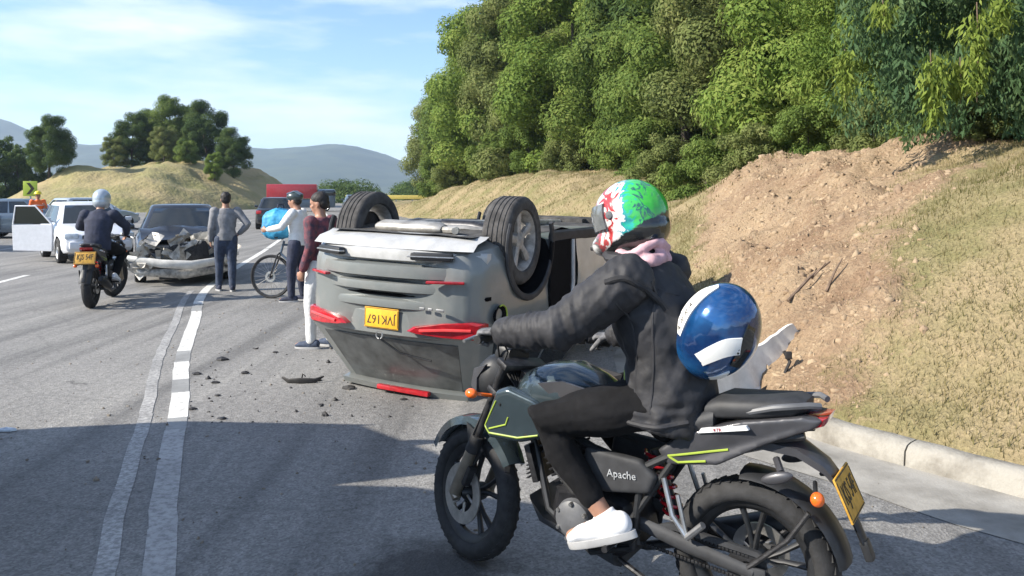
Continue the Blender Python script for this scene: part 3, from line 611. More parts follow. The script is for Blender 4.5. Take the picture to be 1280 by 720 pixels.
for i, (kind, px, d, s, lab) in enumerate([('dark', 165, 88, .70, 'left tree of the dark grove on top of the grassy knoll'), ('broad', 212, 90, .80, 'tallest tree of the dark grove on the grassy knoll'), ('dark', 258, 89, .78, 'dark tree right of the tallest one on the knoll'), ('dark', 292, 86, .58, 'lowest tree at the right of the grove on the knoll'), ('bright', 268, 80, .30, 'small bright bush at the front rim of the knoll'), ('dark', 62, 74, .62, 'dark bushy tree at the left end of the grassy knoll'), ('bush', 232, 82, 1.4, 'low shrub below the grove on the knoll'), ('broad', 188, 92, .78, 'leafy tree in the middle of the grove, second from its left'), ('dark', 236, 93, .82, 'dense tree filling the gap right of the tallest tree on the knoll'), ('olive', 143, 86, .45, 'short olive tree at the left edge of the grove on the knoll'), ('olive', 205, 85, .5, 'short olive tree standing in front of the grove on the knoll')]):
    x = (px-640)/1000*d; plant(kind, 'tree', lab, 'tree', x, d, s, i*.9, knz(x, d), 'trees on the grassy knoll')
plant('broad', 'tree', 'unseen roadside tree added left of the view to shade the far lane', 'tree', -24.8, 21.2, .85, .5, -.05)
# ================================================================== CARS
_wc = {}
def wheel_meshes(Rr, wd, spokes, tyre='rubber', rimm='alloy'):
    key = (Rr, wd, spokes, tyre, rimm)
    if key in _wc: return _wc[key]
    r0 = Rr*.68; h = wd/2; mb = MB()
    prof = [(r0, -h*.8), (r0+.012, -h*.98), (Rr*.86, -h*1.02), (Rr*.95, -h*.95), (Rr*.99, -h*.8)]
    for k in range(5):                                                     # tread grooves
        a = -h*.72+k*h*.36; prof += [(Rr, a-.0), (Rr, a+h*.2), (Rr*.982, a+h*.24), (Rr*.982, a+h*.32)]
    prof = [p for p in prof if p[1] < h*.8]+[(Rr*.99, h*.8), (Rr*.95, h*.95), (Rr*.86, h*1.02), (r0+.012, h*.98), (r0, h*.8)]
    mb.lathe(prof, n=40); t = mb.build('wheel', tyre, angle=50)
    rb = MB(); rb.lathe([(r0+.004, -h*.85), (r0-.02, -h*.6), (r0-.035, h*.3), (r0-.02, h*.72), (r0, h*.86), (r0+.006, h*.8)], n=40)
    for k in range(spokes):                                                # twin-edged spokes on the outer (+Y) face
        a = 2*pi*k/spokes; d = Vector((cos(a), 0, sin(a))); q = Vector((-sin(a), 0, cos(a))); rings = []
        for rr, wdh, y, th in ((.05, .034, h*.62, .03), (r0*.5, .03, h*.66, .026), (r0*.97, .046, h*.72, .022)):
            c = d*rr; rings.append([c+q*wdh+Vector((0, y-.012, 0)), c+q*wdh*.5+Vector((0, y, 0)), c-q*wdh*.5+Vector((0, y, 0)), c-q*wdh+Vector((0, y-.012, 0)), c-q*wdh+Vector((0, y-th*1.6, 0)), c+q*wdh+Vector((0, y-th*1.6, 0))])
        rb.loft(rings)
    rb.lathe([(.001, h*.74), (.03, h*.74), (.036, h*.7), (.075, h*.6), (.078, h*.2)], n=20)
    rb.mi = 1; rb.lathe([(.002, h*.05), (r0*.72, h*.05), (r0*.74, h*-.1)], n=24)
    ro = rb.build('rim', [rimm, 'dark_metal'], angle=45)
    _wc[key] = (t.data, ro.data); bpy.data.objects.remove(t); bpy.data.objects.remove(ro); return _wc[key]
def add_wheel(parent, x, y, z, Rr=.33, wd=.21, spokes=5, tyre='rubber', rimm='alloy', spin=0., steer=0.):
    a, b = wheel_meshes(Rr, wd, spokes, tyre, rimm); w = link_mesh('wheel', a, parent); w.location = (x, y, z)
    w.rotation_euler = (0, spin, (0 if y > 0 else pi)+steer); link_mesh('rim', b, w); return w
def ring_half(pts): return [Vector(p) for p in pts]
def body_shell(stations, n_extra=None):
    mb = MB(); rings = []
    for (x, w, z0, z1) in stations:
        h = z1-z0; half = [(0, z0), (w*.55, z0), (w*.80, z0+.005), (w*.93, z0+.06*h), (w*.985, z0+.2*h), (w, z0+.42*h), (w*.985, z0+.55*h), (w*.998, z0+.66*h), (w*.985, z0+.82*h), (w*.95, z0+.94*h), (w*.88, z1), (w*.5, z1+.012), (0, z1+.018)]
        rings.append([Vector((x, y, z)) for y, z in half]+[Vector((x, -y, z)) for y, z in half[-2:0:-1]])
    return mb.loft(rings)
def densify(st, k=3):
    xs_ = [s[0] for s in st]; o = []
    for i in range(len(st)-1):
        for j in range(k):
            u = j/k; o.append(tuple(st[i][q]*(1-u)+st[i+1][q]*u for q in range(4)))
    return o+[st[-1]]
def cut_arches(o, wheels, Rc):
    cb = MB()
    for x, z in wheels:
        for sgn in (1, -1):
            cb.lathe([(.001, sgn*.5), (Rc, sgn*.5), (Rc, sgn*1.2), (.001, sgn*1.2)], c=(x, 0, z), n=36, cap=True)
    c = cb.build('cut', 'dark_inside'); modified(o, [('BOOLEAN', dict(operation='DIFFERENCE', solver='EXACT', object=c, material_mode='TRANSFER'))])
    bpy.data.objects.remove(c); o.data.polygons.foreach_set('use_smooth', [True]*len(o.data.polygons))
    try: o.data.set_sharp_from_angle(angle=R(35))
    except Exception: pass
class Cabin:                                                               # frustum of pillars and roof; faces addressed by (u, v)
    def __init__(s, rb, fb, rt, ft, zb, zt, wb, wt): s.a = (rb, fb, rt, ft, zb, zt, wb, wt)
    def side(s, u, v, sg=1, off=0.):
        rb, fb, rt, ft, zb, zt, wb, wt = s.a; xr = rb+(rt-rb)*v; xf = fb+(ft-fb)*v; w = wb+(wt-wb)*v
        return Vector((xr+(xf-xr)*u, sg*(w+off-.03*(2*u-1)**2), zb+(zt-zb)*v+off*.4))
    def end(s, front, u, v, off=0.):
        rb, fb, rt, ft, zb, zt, wb, wt = s.a; x = (fb+(ft-fb)*v) if front else (rb+(rt-rb)*v); w = wb+(wt-wb)*v; bulge = (.10 if front else .07)*(1-(2*u-1)**2)
        return Vector((x+(1 if front else -1)*(bulge+off), (2*u-1)*(w-.02), zb+(zt-zb)*v+off*.5))
    def shell(s):
        mb = MB(); rings = []; V = [0, .3, .6, .85, .94, .985, 1.0]
        for v in V:
            sh = max(0, v-.9)*.9; ring = []
            vv = v
            pf = [s.end(True, .03+u*.94, vv) for u in np.linspace(0, 1, 7)]; pl = [s.side(1-u, vv, 1) for u in np.linspace(.03, .97, 9)]
            pb = [s.end(False, .97-u*.94, vv) for u in np.linspace(0, 1, 7)]; pr = [s.side(u, vv, -1) for u in np.linspace(.03, .97, 9)]
            ring = pf+pl+pb+pr; c = Vector((sum(p.x for p in ring)/len(ring), 0, ring[0].z))
            k = (1, 1, 1, 1, .99, .965, .90)[V.index(v)]; rings.append([c+(p-c)*k for p in ring])
        top = rings[-1]; c = sum(top, Vector())/len(top); rings.append([c+(p-c)*.5+Vector((0, 0, .015)) for p in top]); 
        return mb.loft(rings)
    def pane(s, which, u0, u1, v0, v1, sg=1, off=.006, rows=5):
        mb = MB(); g = []
        for i in range(rows+1):
            v = v0+(v1-v0)*i/rows; a, b = (u0(i/rows), u1(i/rows)) if callable(u0) else (u0, u1)
            for o_ in (off, -.012): g.append([s.side(a+(b-a)*t, v, sg, o_) if which == 'side' else s.end(which == 'front', a+(b-a)*t, v, o_) for t in np.linspace(0, 1, 8)])
        outr = g[0::2]; inn = g[1::2]; rings = [list(o_)+list(reversed(i_)) for o_, i_ in zip(outr, inn)]; return mb.loft(rings)
def plate(parent, m, s, w=.33, h=.165, mat='plate_yellow', name='licence_plate', sub=None):
    mb = MB(); mb.box((0, 0, 0), (w, h, .008), .003); o = mb.build(name, mat, parent); o.matrix_local = m
    text('plate_lettering', s, h*.62, 'plate_ink', o, Matrix.Translation((0, .008, .0052)), squash=.92 if len(s) < 7 else .58)
    if sub: text('plate_lettering', sub, h*.14, 'plate_ink', o, Matrix.Translation((0, -h*.39, .0052)))
    f = MB(); t = .006
    for c, sz in (((0, h/2-t, 0), (w-.01, t*.7, .011)), ((0, -h/2+t, 0), (w-.01, t*.7, .011)), ((w/2-t, 0, 0), (t*.7, h-.03, .011)), ((-w/2+t, 0, 0), (t*.7, h-.03, .011))): f.box(c, sz)
    f.build('plate_rim', 'plate_ink', o); return o
def car(name, label, cat, loc, yaw, paint, style='sedan', group=None, ptext='', flip=None, glass='glass', skip=()):
    o = thing(name, label, cat, loc, yaw, group)
    if style == 'sedan':
        L_, W = 4.3, .86; st = [(0, .60, .40, .82), (.05, .74, .32, .90), (.2, .82, .26, .94), (.7, .855, .22, .96), (1.5, .86, .2, .95), (2.9, .86, .2, .93), (3.4, .85, .2, .88), (3.9, .82, .22, .80), (4.2, .74, .27, .70), (4.3, .58, .34, .60)]
        cb = Cabin(.55, 3.05, 1.15, 2.25, .90, 1.44, .80, .58); wx = (.85, 3.45); Rr = .31
    elif style == 'hatch':
        L_, W = 3.8, .83; st = [(0, .62, .42, .86), (.05, .74, .32, .92), (.2, .80, .26, .95), (.7, .825, .22, .95), (1.5, .83, .2, .94), (2.5, .83, .2, .92), (3.0, .82, .2, .87), (3.4, .79, .22, .78), (3.7, .72, .27, .68), (3.8, .56, .34, .58)]
        cb = Cabin(.10, 2.75, .48, 1.95, .90, 1.44, .78, .57); wx = (.68, 3.05); Rr = .30
    else:
        L_, W = 4.45, .92; st = [(0, .50, .46, .97), (.03, .66, .38, 1.01), (.09, .77, .33, 1.04), (.2, .85, .30, 1.06), (.45, .905, .26, 1.08), (1.2, .92, .24, 1.07), (2.6, .92, .23, 1.05), (3.1, .92, .23, 1.03), (3.6, .905, .23, .99), (4.1, .87, .25, .91), (4.35, .78, .29, .82), (4.45, .6, .36, .70)]
        cb = Cabin(.10, 3.05, .50, 2.15, 1.03, 1.62, .86, .66); wx = (.86, 3.5); Rr = .35
    b = body_shell(densify(st, 3)).build('body', [paint, 'dark_inside'], None, angle=35); cut_arches(b, [(x, Rr-.01) for x in wx], Rr+.055)
    b.parent = o
    if 'roof' not in skip: cb.shell().build('roof', paint, o, angle=50)
    if 'windshield' not in skip: cb.pane('front', .07, .93, .06, .86).build('windscreen', glass, o, angle=60)
    cb.pane('rear', .09, .91, .10, .84).build('rear_window', glass, o, angle=60)
    for sg in (1, -1):
        cb.pane('side', .52, .90, .08, .84, sg).build('side_window', glass, o, angle=60)
        cb.pane('side', .10, .49, .08, .84, sg).build('side_window', glass, o, angle=60)
        mb = MB(); mb.box((wx[1]-.72, sg*(W+.09), cb.a[4]+.12), (.10, .17, .11), .04); mb.tube([(wx[1]-.70, sg*(W-.06), cb.a[4]+.07), (wx[1]-.70, sg*(W+.06), cb.a[4]+.10)], .018, 8); mb.build('mirror', 'black_plastic' if style == 'suv' else paint, o)
        for hx in (wx[0]+.55, wx[0]+1.55):
            mb = MB(); mb.box((hx, sg*(W+.012), cb.a[4]-.12), (.17, .022, .03), .01); mb.build('door_handle', 'black_plastic', o)
        for dx in (wx[0]+.72, wx[0]+1.72):
            mb = MB(); mb.tube([(dx, sg*(W-.002), .34), (dx+.01, sg*(W+.003), .6), (dx, sg*(W-.006), cb.a[4]-.05)], .004, 6); mb.build('door_gap', 'dark_inside', o)
        if style != 'suv':
            y = sg*W*.72; mb = MB(); mb.box((L_-.12, y, .66), (.16, .30, .13), .04, Matrix.Rotation(sg*.35, 3, 'Z')); mb.build('headlight', 'clear_lens', o)
            mb = MB(); mb.box((.07, sg*W*.76, .79), (.12, .24, .16), .03, Matrix.Rotation(-sg*.25, 3, 'Z')); mb.build('tail_light', 'red_lens', o)
        add_wheel(o, wx[0], sg*(W-.11), Rr, Rr, .2, 5, spin=.4); add_wheel(o, wx[1], sg*(W-.11), Rr, Rr, .2, 5, spin=1.)
    if style != 'suv':
        mb = MB(); mb.box((-.02, 0, .47), (.12, 1.45, .17), .04); mb.build('rear_bumper', paint, o); mb = MB(); mb.box((L_-.02, 0, .45), (.13, 1.35, .18), .05); mb.build('front_bumper', paint, o)
        mb = MB(); mb.box((L_+.0, 0, .64), (.06, .8, .09), .02); mb.build('grille', 'black_plastic', o)
    if ptext:
        plate(o, frame((-.085, 0, .56), (0, -1, 0), (0, 0, 1)), ptext); plate(o, frame((L_+.05, 0, .47), (0, 1, 0), (0, 0, 1)), ptext)
    return o, cb
# ---- the overturned SUV
YAW = R(62); suv, cb = car('overturned_car', 'grey SUV lying upside down on its roof with its wheels in the air', 'car', (-1.04, 6.47, 1.60), 0, 'suv_grey', 'suv', skip=('windshield',))
suv.rotation_euler = (pi+R(1.5), R(0.6), YAW)
for k in [c for c in suv.children if c.name.startswith('wheel')]:
    for g in k.children: bpy.data.objects.remove(g)
    bpy.data.objects.remove(k)
for x, sp_, stv in ((.80, .3, -.06), (3.5, .9, .12)):
    for sg in (1, -1): add_wheel(suv, x, sg*.765, .33-(.05 if x < 1 else 0), .375, .245, 5, 'dusty_rubber', 'dirty_alloy', spin=sp_+sg*.2, steer=stv)
cb.pane('front', .07, .93, .06, .86).build('windscreen', 'glass_reflect_tone', suv, angle=60)
for k in suv.children:
    if k.name.startswith('rear_window'): k.data.materials[0] = M['glass_reflect_tone']
def part(mb, name, mat, parent=suv, **kw): return mb.build(name, mat, parent, **kw)
def arc_band(x0, w, z0, z1, dep0, bow=.12, n=25, wend=.0):                  # a band bowed round the tail
    mb = MB(); rings = []
    for i in range(n):
        u = 2*i/(n-1)-1; x = x0+bow*abs(u)**2.6; y = u*w; e = wend*abs(u)**3; dep = dep0*(1-abs(u)**7)+.002
        rings.append([Vector((x, y, z0+e)), Vector((x-dep, y, z0+e+.02)), Vector((x-dep-.004, y, (z0+z1)/2)), Vector((x-dep, y, z1-.02)), Vector((x, y, z1)), Vector((x+.06, y, z1)), Vector((x+.06, y, z0+e))])
    return mb.loft(rings)
part(arc_band(-.01, .845, .335, .455, .055, .25, wend=.03), 'skid_plate', 'suv_silver')
part(arc_band(-.02, .845, .46, .59, .075, .27), 'rear_bumper', 'suv_grey')
part(arc_band(-.015, .845, .60, .705, .055, .27), 'bumper_band', 'suv_grey')
part(arc_band(-.005, .86, .705, .735, .012, .24), 'tailgate_gap', 'dark_inside')
part(arc_band(.005, .82, .74, .84, .04, .2), 'tailgate_lower', 'suv_grey')
part(arc_band(.02, .82, .845, 1.06, .028, .2), 'tailgate_panel', 'suv_grey')
for sg in (1, -1):
    mb = MB(); mb.box((-.028 if sg > 0 else -.026, sg*.50, .392), (.07, .34, .062), .022, Matrix.Rotation(-sg*.34, 3, 'Z')); part(mb, 'exhaust_slot', 'black_plastic')
    mb = MB(); mb.box((-.044, sg*.50, .392), (.05, .37, .012), .004, Matrix.Rotation(-sg*.34, 3, 'Z')); part(mb, 'exhaust_trim', 'alloy')
    mb = MB(); mb.box((-.012, sg*.62, .585), (.05, .30, .022), .008, Matrix.Rotation(-sg*.48, 3, 'Z')); part(mb, 'reflector', 'red_lens')
    # tail lamp: long wedge, wrapping round the corner
    out = [(.30, .985), (.36, .945), (.60, .905), (.80, .89), (.87, .91), (.875, 1.0), (.82, 1.03), (.6, 1.02), (.36, 1.0)]
    mb = MB(); rings = []
    for off in (.03, -.066, -.084):
        k = 1 if off > -.07 else .88; cy, cz = .62, .965
        rings.append([Vector((off+.235*(abs(cy+(y-cy)*k)/.9)**2.6-.004, sg*(cy+(y-cy)*k), cz+(z-cz)*k)) for y, z in out])
    mb.loft(rings); tl = part(mb, 'tail_light', 'red_lens', angle=30)
    mb = MB(); mb.tube([(-.056, sg*.42, .972), (.0, sg*.62, .955), (.09, sg*.80, .955)], .012, 6)
    M.setdefault('lamp_bar', MAT('lamp_bar', (.75, .07, .07), .15, var=.1, coat=.6)); part(mb, 'lamp_bar', 'lamp_bar', tl)
pl = plate(suv, frame((-.025, .03, .915), (0, -1, 0), (0, 0, 1)), 'JVK167', .335, .165)
mb = MB(); mb.lathe([(.026, -.006), (.034, -.008), (.038, -.003), (.026, -.002), (.026, -.006)], c=(-.004, 0, 1.055), axis='X', n=20); part(mb, 'emblem', 'alloy')
for k, (y0_, y1_) in enumerate(((.14, .05), (.03, -.02), (-.04, -.1))): mb = MB(); mb.box((-.036, (y0_+y1_)/2+.5, .80), (.012, abs(y0_-y1_)*.8, .022), .004); part(mb, 'badge_letter', 'alloy')
mb = MB(); rings = []                                                      # roof spoiler with the high brake lamp
for i in range(9):
    u = 2*i/8-1; y = u*.64; x = .27+.06*u*u
    rings.append([Vector((x, y, 1.535)), Vector((x+.03, y, 1.585)), Vector((x+.3, y, 1.63)), Vector((x+.32, y, 1.60)), Vector((x+.1, y, 1.52))])
mb.loft(rings); part(mb, 'spoiler', 'suv_grey')
mb = MB(); mb.box((.262, .06, 1.548), (.05, .52, .04), .01); part(mb, 'brake_light', 'red_lens')
mb = MB(); mb.tube([(-.01, 0, 1.08), (.08, .15, 1.20), (.13, .42, 1.24)], .009, 6); part(mb, 'wiper', 'black_plastic')
for sg in (1, -1):
    mb = MB(); mb.tube([(.62, sg*.60, 1.615), (.8, sg*.61, 1.645), (1.9, sg*.61, 1.645), (2.1, sg*.60, 1.61)], .018, 8); part(mb, 'roof_rail', 'suv_silver')
    for x in (.86, 3.5):
        mb = MB(); mb.tube([(x+.425*cos(a), sg*(.918), .335+.425*sin(a)) for a in np.linspace(R(-28), R(208), 22)], (.03, .018), 8); part(mb, 'wheel_arch_trim', 'matt_plastic')
    mb = MB(); mb.tube([(1.3, sg*.90, .27), (2.2, sg*.915, .26), (3.06, sg*.90, .27)], (.06, .035), 8); part(mb, 'sill', 'matt_plastic')
# driver side (now the near side): black panel for the unlit rear doorway, dented front door in a lit tone
mb = MB(); mb.prism([(1.24, .30), (1.66, .28), (1.70, .98), (1.62, 1.04), (1.32, 1.04), (1.22, .8)], .905, .935, .012); part(mb, 'dark_door_panel', 'dark_inside')  # black panel on the body, its colour standing for the unlit interior
mb = MB(); mb.tube([(1.70, .935, .30), (1.72, .94, .7), (1.66, .93, 1.03)], .02, 8); part(mb, 'door_pillar', 'suv_silver')
mb = MB(); gx = np.linspace(1.76, 3.02, 11); gz_ = np.linspace(.30, 1.0, 7); o0 = []
for zi in gz_: o0 += [Vector((x, .937+.03*sin((zi-.3)/.7*pi)+.015*mnoise.noise(Vector((x*5, zi*6, 1))), zi)) for x in gx]
o1 = [p-Vector((0, .05, 0)) for p in o0]; mb.add(o0, [(i*11+j, i*11+j+1, (i+1)*11+j+1, (i+1)*11+j) for i in range(6) for j in range(10)]); mb.add(o1, [(i*11+j, i*11+j+1, (i+1)*11+j+1, (i+1)*11+j) for i in range(6) for j in range(10)])
d = part(mb, 'front_door', 'suv_door_lit', recalc=False); d['label'] = 'pale teal silver front door with the light put into its colour'
mb = MB(); mb.box((2.35, .985, .88), (.18, .03, .035), .012); part(mb, 'door_handle', 'black_plastic', d)
# open fuel filler behind the rear wheel
mb = MB(); mb.lathe([(.001, -.03), (.055, -.03), (.065, .0), (.085, .012), (.09, .004)], c=(.36, .905, .86), n=20); ff = part(mb, 'fuel_filler', 'dark_inside')
mb = MB(); mb.tube([(.36+.088*cos(a), .922, .86+.088*sin(a)) for a in np.linspace(R(250), R(400), 14)], .007, 6); part(mb, 'filler_rim', 'lime', ff)
# underside
mb = MB(); g = []
for i, x in enumerate(np.linspace(.2, 4.2, 15)):
    g += [Vector((x, y, .235+.018*mnoise.noise(Vector((x*4, y*5, 0)))-.0*(abs(y) < .1)-(0.035 if i % 4 == 2 else 0))) for y in np.linspace(-.72, .72, 9)]
n_ = len(g); lo_ = [p+Vector((0, 0, .06)) for p in g]; mb.add(g, [(i*9+j, i*9+j+1, (i+1)*9+j+1, (i+1)*9+j) for i in range(14) for j in range(8)]); part(mb, 'floor_pan', 'underbody', recalc=False)
mb = MB(); mb.tube([(.52, -.42, .21), (.52, -.36, .205), (.52, .20, .205), (.52, .26, .21)], [(.04, .08), (.06, .11), (.06, .11), (.04, .08)], 14, ref=(0, 0, 1)); part(mb, 'muffler', 'muffler')
mb = MB(); g = []
for x, z in ((-.045, .345), (.02, .29), (.14, .26), (.30, .235), (.36, .25)): g += [Vector((x+.16*abs(y/.84)**2.6*(1 if x < .2 else .3), y, z)) for y in np.linspace(-.80, .80, 17)]
mb.add(g, [(i*17+j, i*17+j+1, (i+1)*17+j+1, (i+1)*17+j) for i in range(4) for j in range(16)]); part(mb, 'rear_valance', 'suv_silver', recalc=False)
mb = MB(); mb.tube([(.45, -.2, .2), (.8, -.1, .17), (1.4, .1, .18), (2.6, .12, .2), (3.4, .05, .22)], .032, 8); mb.tube([(.5, .25, .21), (.4, .45, .2), (.3, .5, .2)], .03, 8); part(mb, 'exhaust_pipe', 'muffler')
mb = MB(); mb.tube([(.88, -.68, .27), (.95, -.3, .20), (.95, .3, .20), (.88, .68, .27)], [.05, .06, .06, .05], 10); part(mb, 'rear_axle', 'dark_metal')
for sg in (1, -1):
    mb = MB(); mb.tube([(.88, sg*.62, .26), (1.25, sg*.52, .21), (1.55, sg*.5, .23)], [(.05, .025), (.06, .03), (.05, .03)], 8); mb.tube([(.86, sg*.64, .24), (.7, sg*.35, .20), (.62, sg*.1, .21)], .03, 8); part(mb, 'suspension_arm', 'muffler')
    mb = MB(); c = []; 
    for k in range(40): c.append((.92+.05*cos(k*.9), sg*.5+.05*sin(k*.9), .24+.2*k/40))
    mb.tube(c, .008, 5); part(mb, 'spring', 'dark_metal')
mb = MB(); mb.tube([(3.5, -.68, .28), (3.45, -.3, .2), (3.45, .3, .2), (3.5, .68, .28)], .05, 10); mb.box((3.6, 0, .22), (.6, .7, .12), .04); part(mb, 'front_subframe', 'underbody')
mb = MB(); mb.box((1.5, .0, .215), (.55, 1.0, .1), .04); part(mb, 'fuel_tank', 'matt_plastic')
# ---- the other cars on the far lanes
car('parked_car', 'dark blue car standing at the left edge of the photo on the far lane', 'car', (-20.2, 29.6, 0), R(8), 'car_blue', 'sedan', 'cars on the far lanes', 'RBL482')
car('parked_car', 'pale blue hatchback with yellow plate behind the dark blue car', 'car', (-19.7, 34.2, 0), R(62), 'car_pale', 'hatch', 'cars on the far lanes', 'KDT905')
car('parked_car', 'black car seen from behind with yellow plate beyond the bicycle', 'car', (-10.7, 36.0, 0), R(104), 'car_black', 'sedan', 'cars on the far lanes', 'HWM317')
car('parked_car', 'dark car far down the road beside the tip of the mound', 'car', (-12.4, 67, 0), R(100), 'car_black', 'suv', 'cars on the far lanes')
car('parked_car', 'dark blue car far down the road left of the upturned front wheel', 'car', (-14.2, 72, 0), R(106), 'car_blue', 'hatch', 'cars on the far lanes')
wc, wcb = car('white_car', 'white hatchback with its near front door swung open beside the wreck', 'car', (-12.1, 22.0, 0), R(-52), 'car_white', 'hatch', None, 'MSC620')
dr = MB(); dp = [(0, .26), (.95, .28), (.98, .90), (0, .92)]; dr.prism(dp, -.03, .03, .012); do = dr.build('open_door', 'car_white', wc); do.location = (2.62, -.84, 0); do.rotation_euler = (0, 0, R(180+52))
fr = MB(); fr.tube([(.02, 0, .92), (.42, 0, 1.36), (.90, 0, 1.36), (.96, 0, .91)], .022, 8); fr.build('window_frame', 'car_white', do)
gl_ = MB(); gl_.prism([(.06, .93), (.43, 1.34), (.89, 1.34), (.94, .93)], -.006, .006); gl_.build('door_glass', 'glass', do)
tm = MB(); tm.box((.48, -.038, .52), (.9, .02, .05), .006); tm.build('door_moulding', 'grey_plastic', do)
hd = MB(); hd.box((.85, -.045, .78), (.16, .03, .035), .01); hd.build('door_handle', 'black_plastic', do)
# ---- the wrecked dark car facing us, its nose torn open
wr, wcab = car('wrecked_car', 'wrecked black car facing us with its front end torn open to bare metal', 'car', (-7.75, 18.6, 0), R(-66), 'car_black', 'sedan')
for k in list(wr.children):
    if k.name.split('.')[0] in ('headlight', 'front_bumper', 'grille'): bpy.data.objects.remove(k)
mb = MB(); mb.mi = 0
rnd = random.Random(3)
for i in range(70):
    a = Vector((rnd.uniform(4.0, 4.42), rnd.uniform(-.86, .86), rnd.uniform(.24, .88))); w_, h_ = rnd.uniform(.05, .2), rnd.uniform(.04, .15); rot_ = Matrix.Rotation(rnd.uniform(-.9, .9), 3, 'X') @ Matrix.Rotation(rnd.uniform(-.7, .7), 3, 'Z') @ Matrix.Rotation(rnd.uniform(-.6, .6), 3, 'Y')
    g = [a+rot_ @ Vector((rnd.uniform(-.05, .05), (v-1)*w_, (u-1)*h_)) for u in range(3) for v in range(3)]; g2 = [p+Vector((-.012, 0, 0)) for p in g]
    F_ = [(u*3+v, u*3+v+1, u*3+v+4, u*3+v+3) for u in range(2) for v in range(2)]; mb.mi = i % 3; mb.add(g, F_); mb.add(g2, F_)
tm_ = part(mb, 'torn_metal', ['twisted_metal', 'twisted_metal', 'muffler'], wr, smooth=False, recalc=False); tm_['kind'] = 'stuff'
mb = MB()
for i in range(7): a = Vector((rnd.uniform(4.1, 4.5), rnd.uniform(-.8, .8), rnd.uniform(.3, .85))); mb.tube([a, a+Vector((rnd.uniform(-.1, .2), rnd.uniform(-.2, .2), rnd.uniform(-.15, .1))), a+Vector((rnd.uniform(0, .25), rnd.uniform(-.4, .4), rnd.uniform(-.3, .2)))], .012, 6)
hs_ = part(mb, 'torn_hoses', 'rubber', wr); hs_['kind'] = 'stuff'
mb = MB(); mb.box((4.32, .08, .58), (.09, .66, .38), .015, Matrix.Rotation(.12, 3, 'X'))
for k in range(9): mb.box((4.375, .08-.3+.075*k, .58), (.012, .008, .34))
part(mb, 'radiator', 'dark_metal', wr)
mb = MB(); mb.tube([(4.30, -.95, .52), (4.55, -.4, .42), (4.6, .1, .38), (4.5, .6, .44), (4.22, .93, .55)], [(.05, .03), (.075, .035), (.08, .035), (.07, .035), (.04, .03)], 8, ref=(0, 0, 1)); part(mb, 'bumper_beam', 'bumper_white', wr)
mb = MB(); mb.tube([(4.35, -.8, .26), (4.5, 0, .22), (4.3, .8, .28)], [(.06, .03), (.09, .04), (.05, .03)], 8, ref=(0, 0, 1)); part(mb, 'lower_beam', 'twisted_metal', wr)
mb = MB(); g = []                                                          # buckled bonnet
for i, x in enumerate(np.linspace(3.05, 4.12, 8)):
    g += [Vector((x, y*(1-.06*i/7), .93+.20*math.exp(-((x-3.6)/.28)**2)*(1-.4*abs(y))-.015*i+.05*mnoise.noise(Vector((x*4, y*4, 2))))) for y in np.linspace(-.78, .78, 10)]
mb.add(g, [(i*10+j, i*10+j+1, (i+1)*10+j+1, (i+1)*10+j) for i in range(7) for j in range(9)]); part(mb, 'buckled_bonnet', 'car_black', wr, recalc=False, smooth=True, angle=25)
mb = MB(); mb.box((4.2, -.62, .72), (.1, .26, .14), .03, Matrix.Rotation(.5, 3, 'X')); part(mb, 'headlight', 'clear_lens', wr)
mb = MB(); mb.box((4.15, .5, .86), (.1, .24, .08), .03); part(mb, 'broken_lamp', 'red_lens', wr)
# red truck far ahead
tr = thing('red_truck', 'red topped truck standing far ahead behind the cyclists', 'truck', (-19.2, 70, 0), R(12))
mb = MB(); mb.box((0, 0, 1.75), (4.2, 2.1, 1.25), .06); part(mb, 'cargo_box', 'car_red', tr); mb = MB(); mb.box((2.9, 0, 1.15), (1.5, 2.0, 1.6), .2); part(mb, 'cab', 'car_blue', tr); mb = MB(); mb.box((3.1, 0, 1.6), (1.2, 2.03, .5), .08); part(mb, 'cab_window', 'glass', tr); mb = MB(); mb.box((.4, 0, .72), (6, 1.6, .7), .05); part(mb, 'chassis', 'car_blue', tr)
for x in (-1.3, 2.8):
    for sg in (1, -1): add_wheel(tr, x, sg*.92, .42, .42, .25, 5)
# unseen box truck, added and shaped to cast the near lane's shadow and streak
bt = thing('shadow_truck', 'unseen white box truck added left of the view to cast the near lane shadow', 'truck', (-5.12, -1.0, 0), R(90-3.5))
mb = MB(); mb.prism([(-1.5, .8), (-1.5, 2.95), (3.85, 2.95), (4.72, 2.05), (4.72, .8)], -1.25, 1.25); part(mb, 'cargo_box', 'truck_white', bt)
mb = MB(); plan = lambda f, c: [(4.86, -1.15), (f-c, -1.15), (f, -1.15+c*1.1), (f, 1.15-c*1.1), (f-c, 1.15), (4.86, 1.15)]
mb.loft([[Vector((x, y, z)) for x, y in plan(f, c)] for z, f, c in ((.5, 6.1, .3), (1.35, 6.05, .35), (2.2, 5.8, .78), (2.36, 5.74, .86))]); part(mb, 'cab', 'truck_white', bt)
mb = MB(); mb.loft([[Vector((6.062-(z-1.35)*.235+q, y, z)) for y in (-.7, .7) for q in ((0, .012) if y < 0 else (.012, 0))] for z in (1.4, 2.1)]); part(mb, 'windscreen', 'glass', bt)
mb = MB(); mb.box((4.79, 0, 1.0), (.12, 2.3, 1.05), .03); part(mb, 'gap_filler', 'grey_plastic', bt)  # block added between cab and box to stop low sun
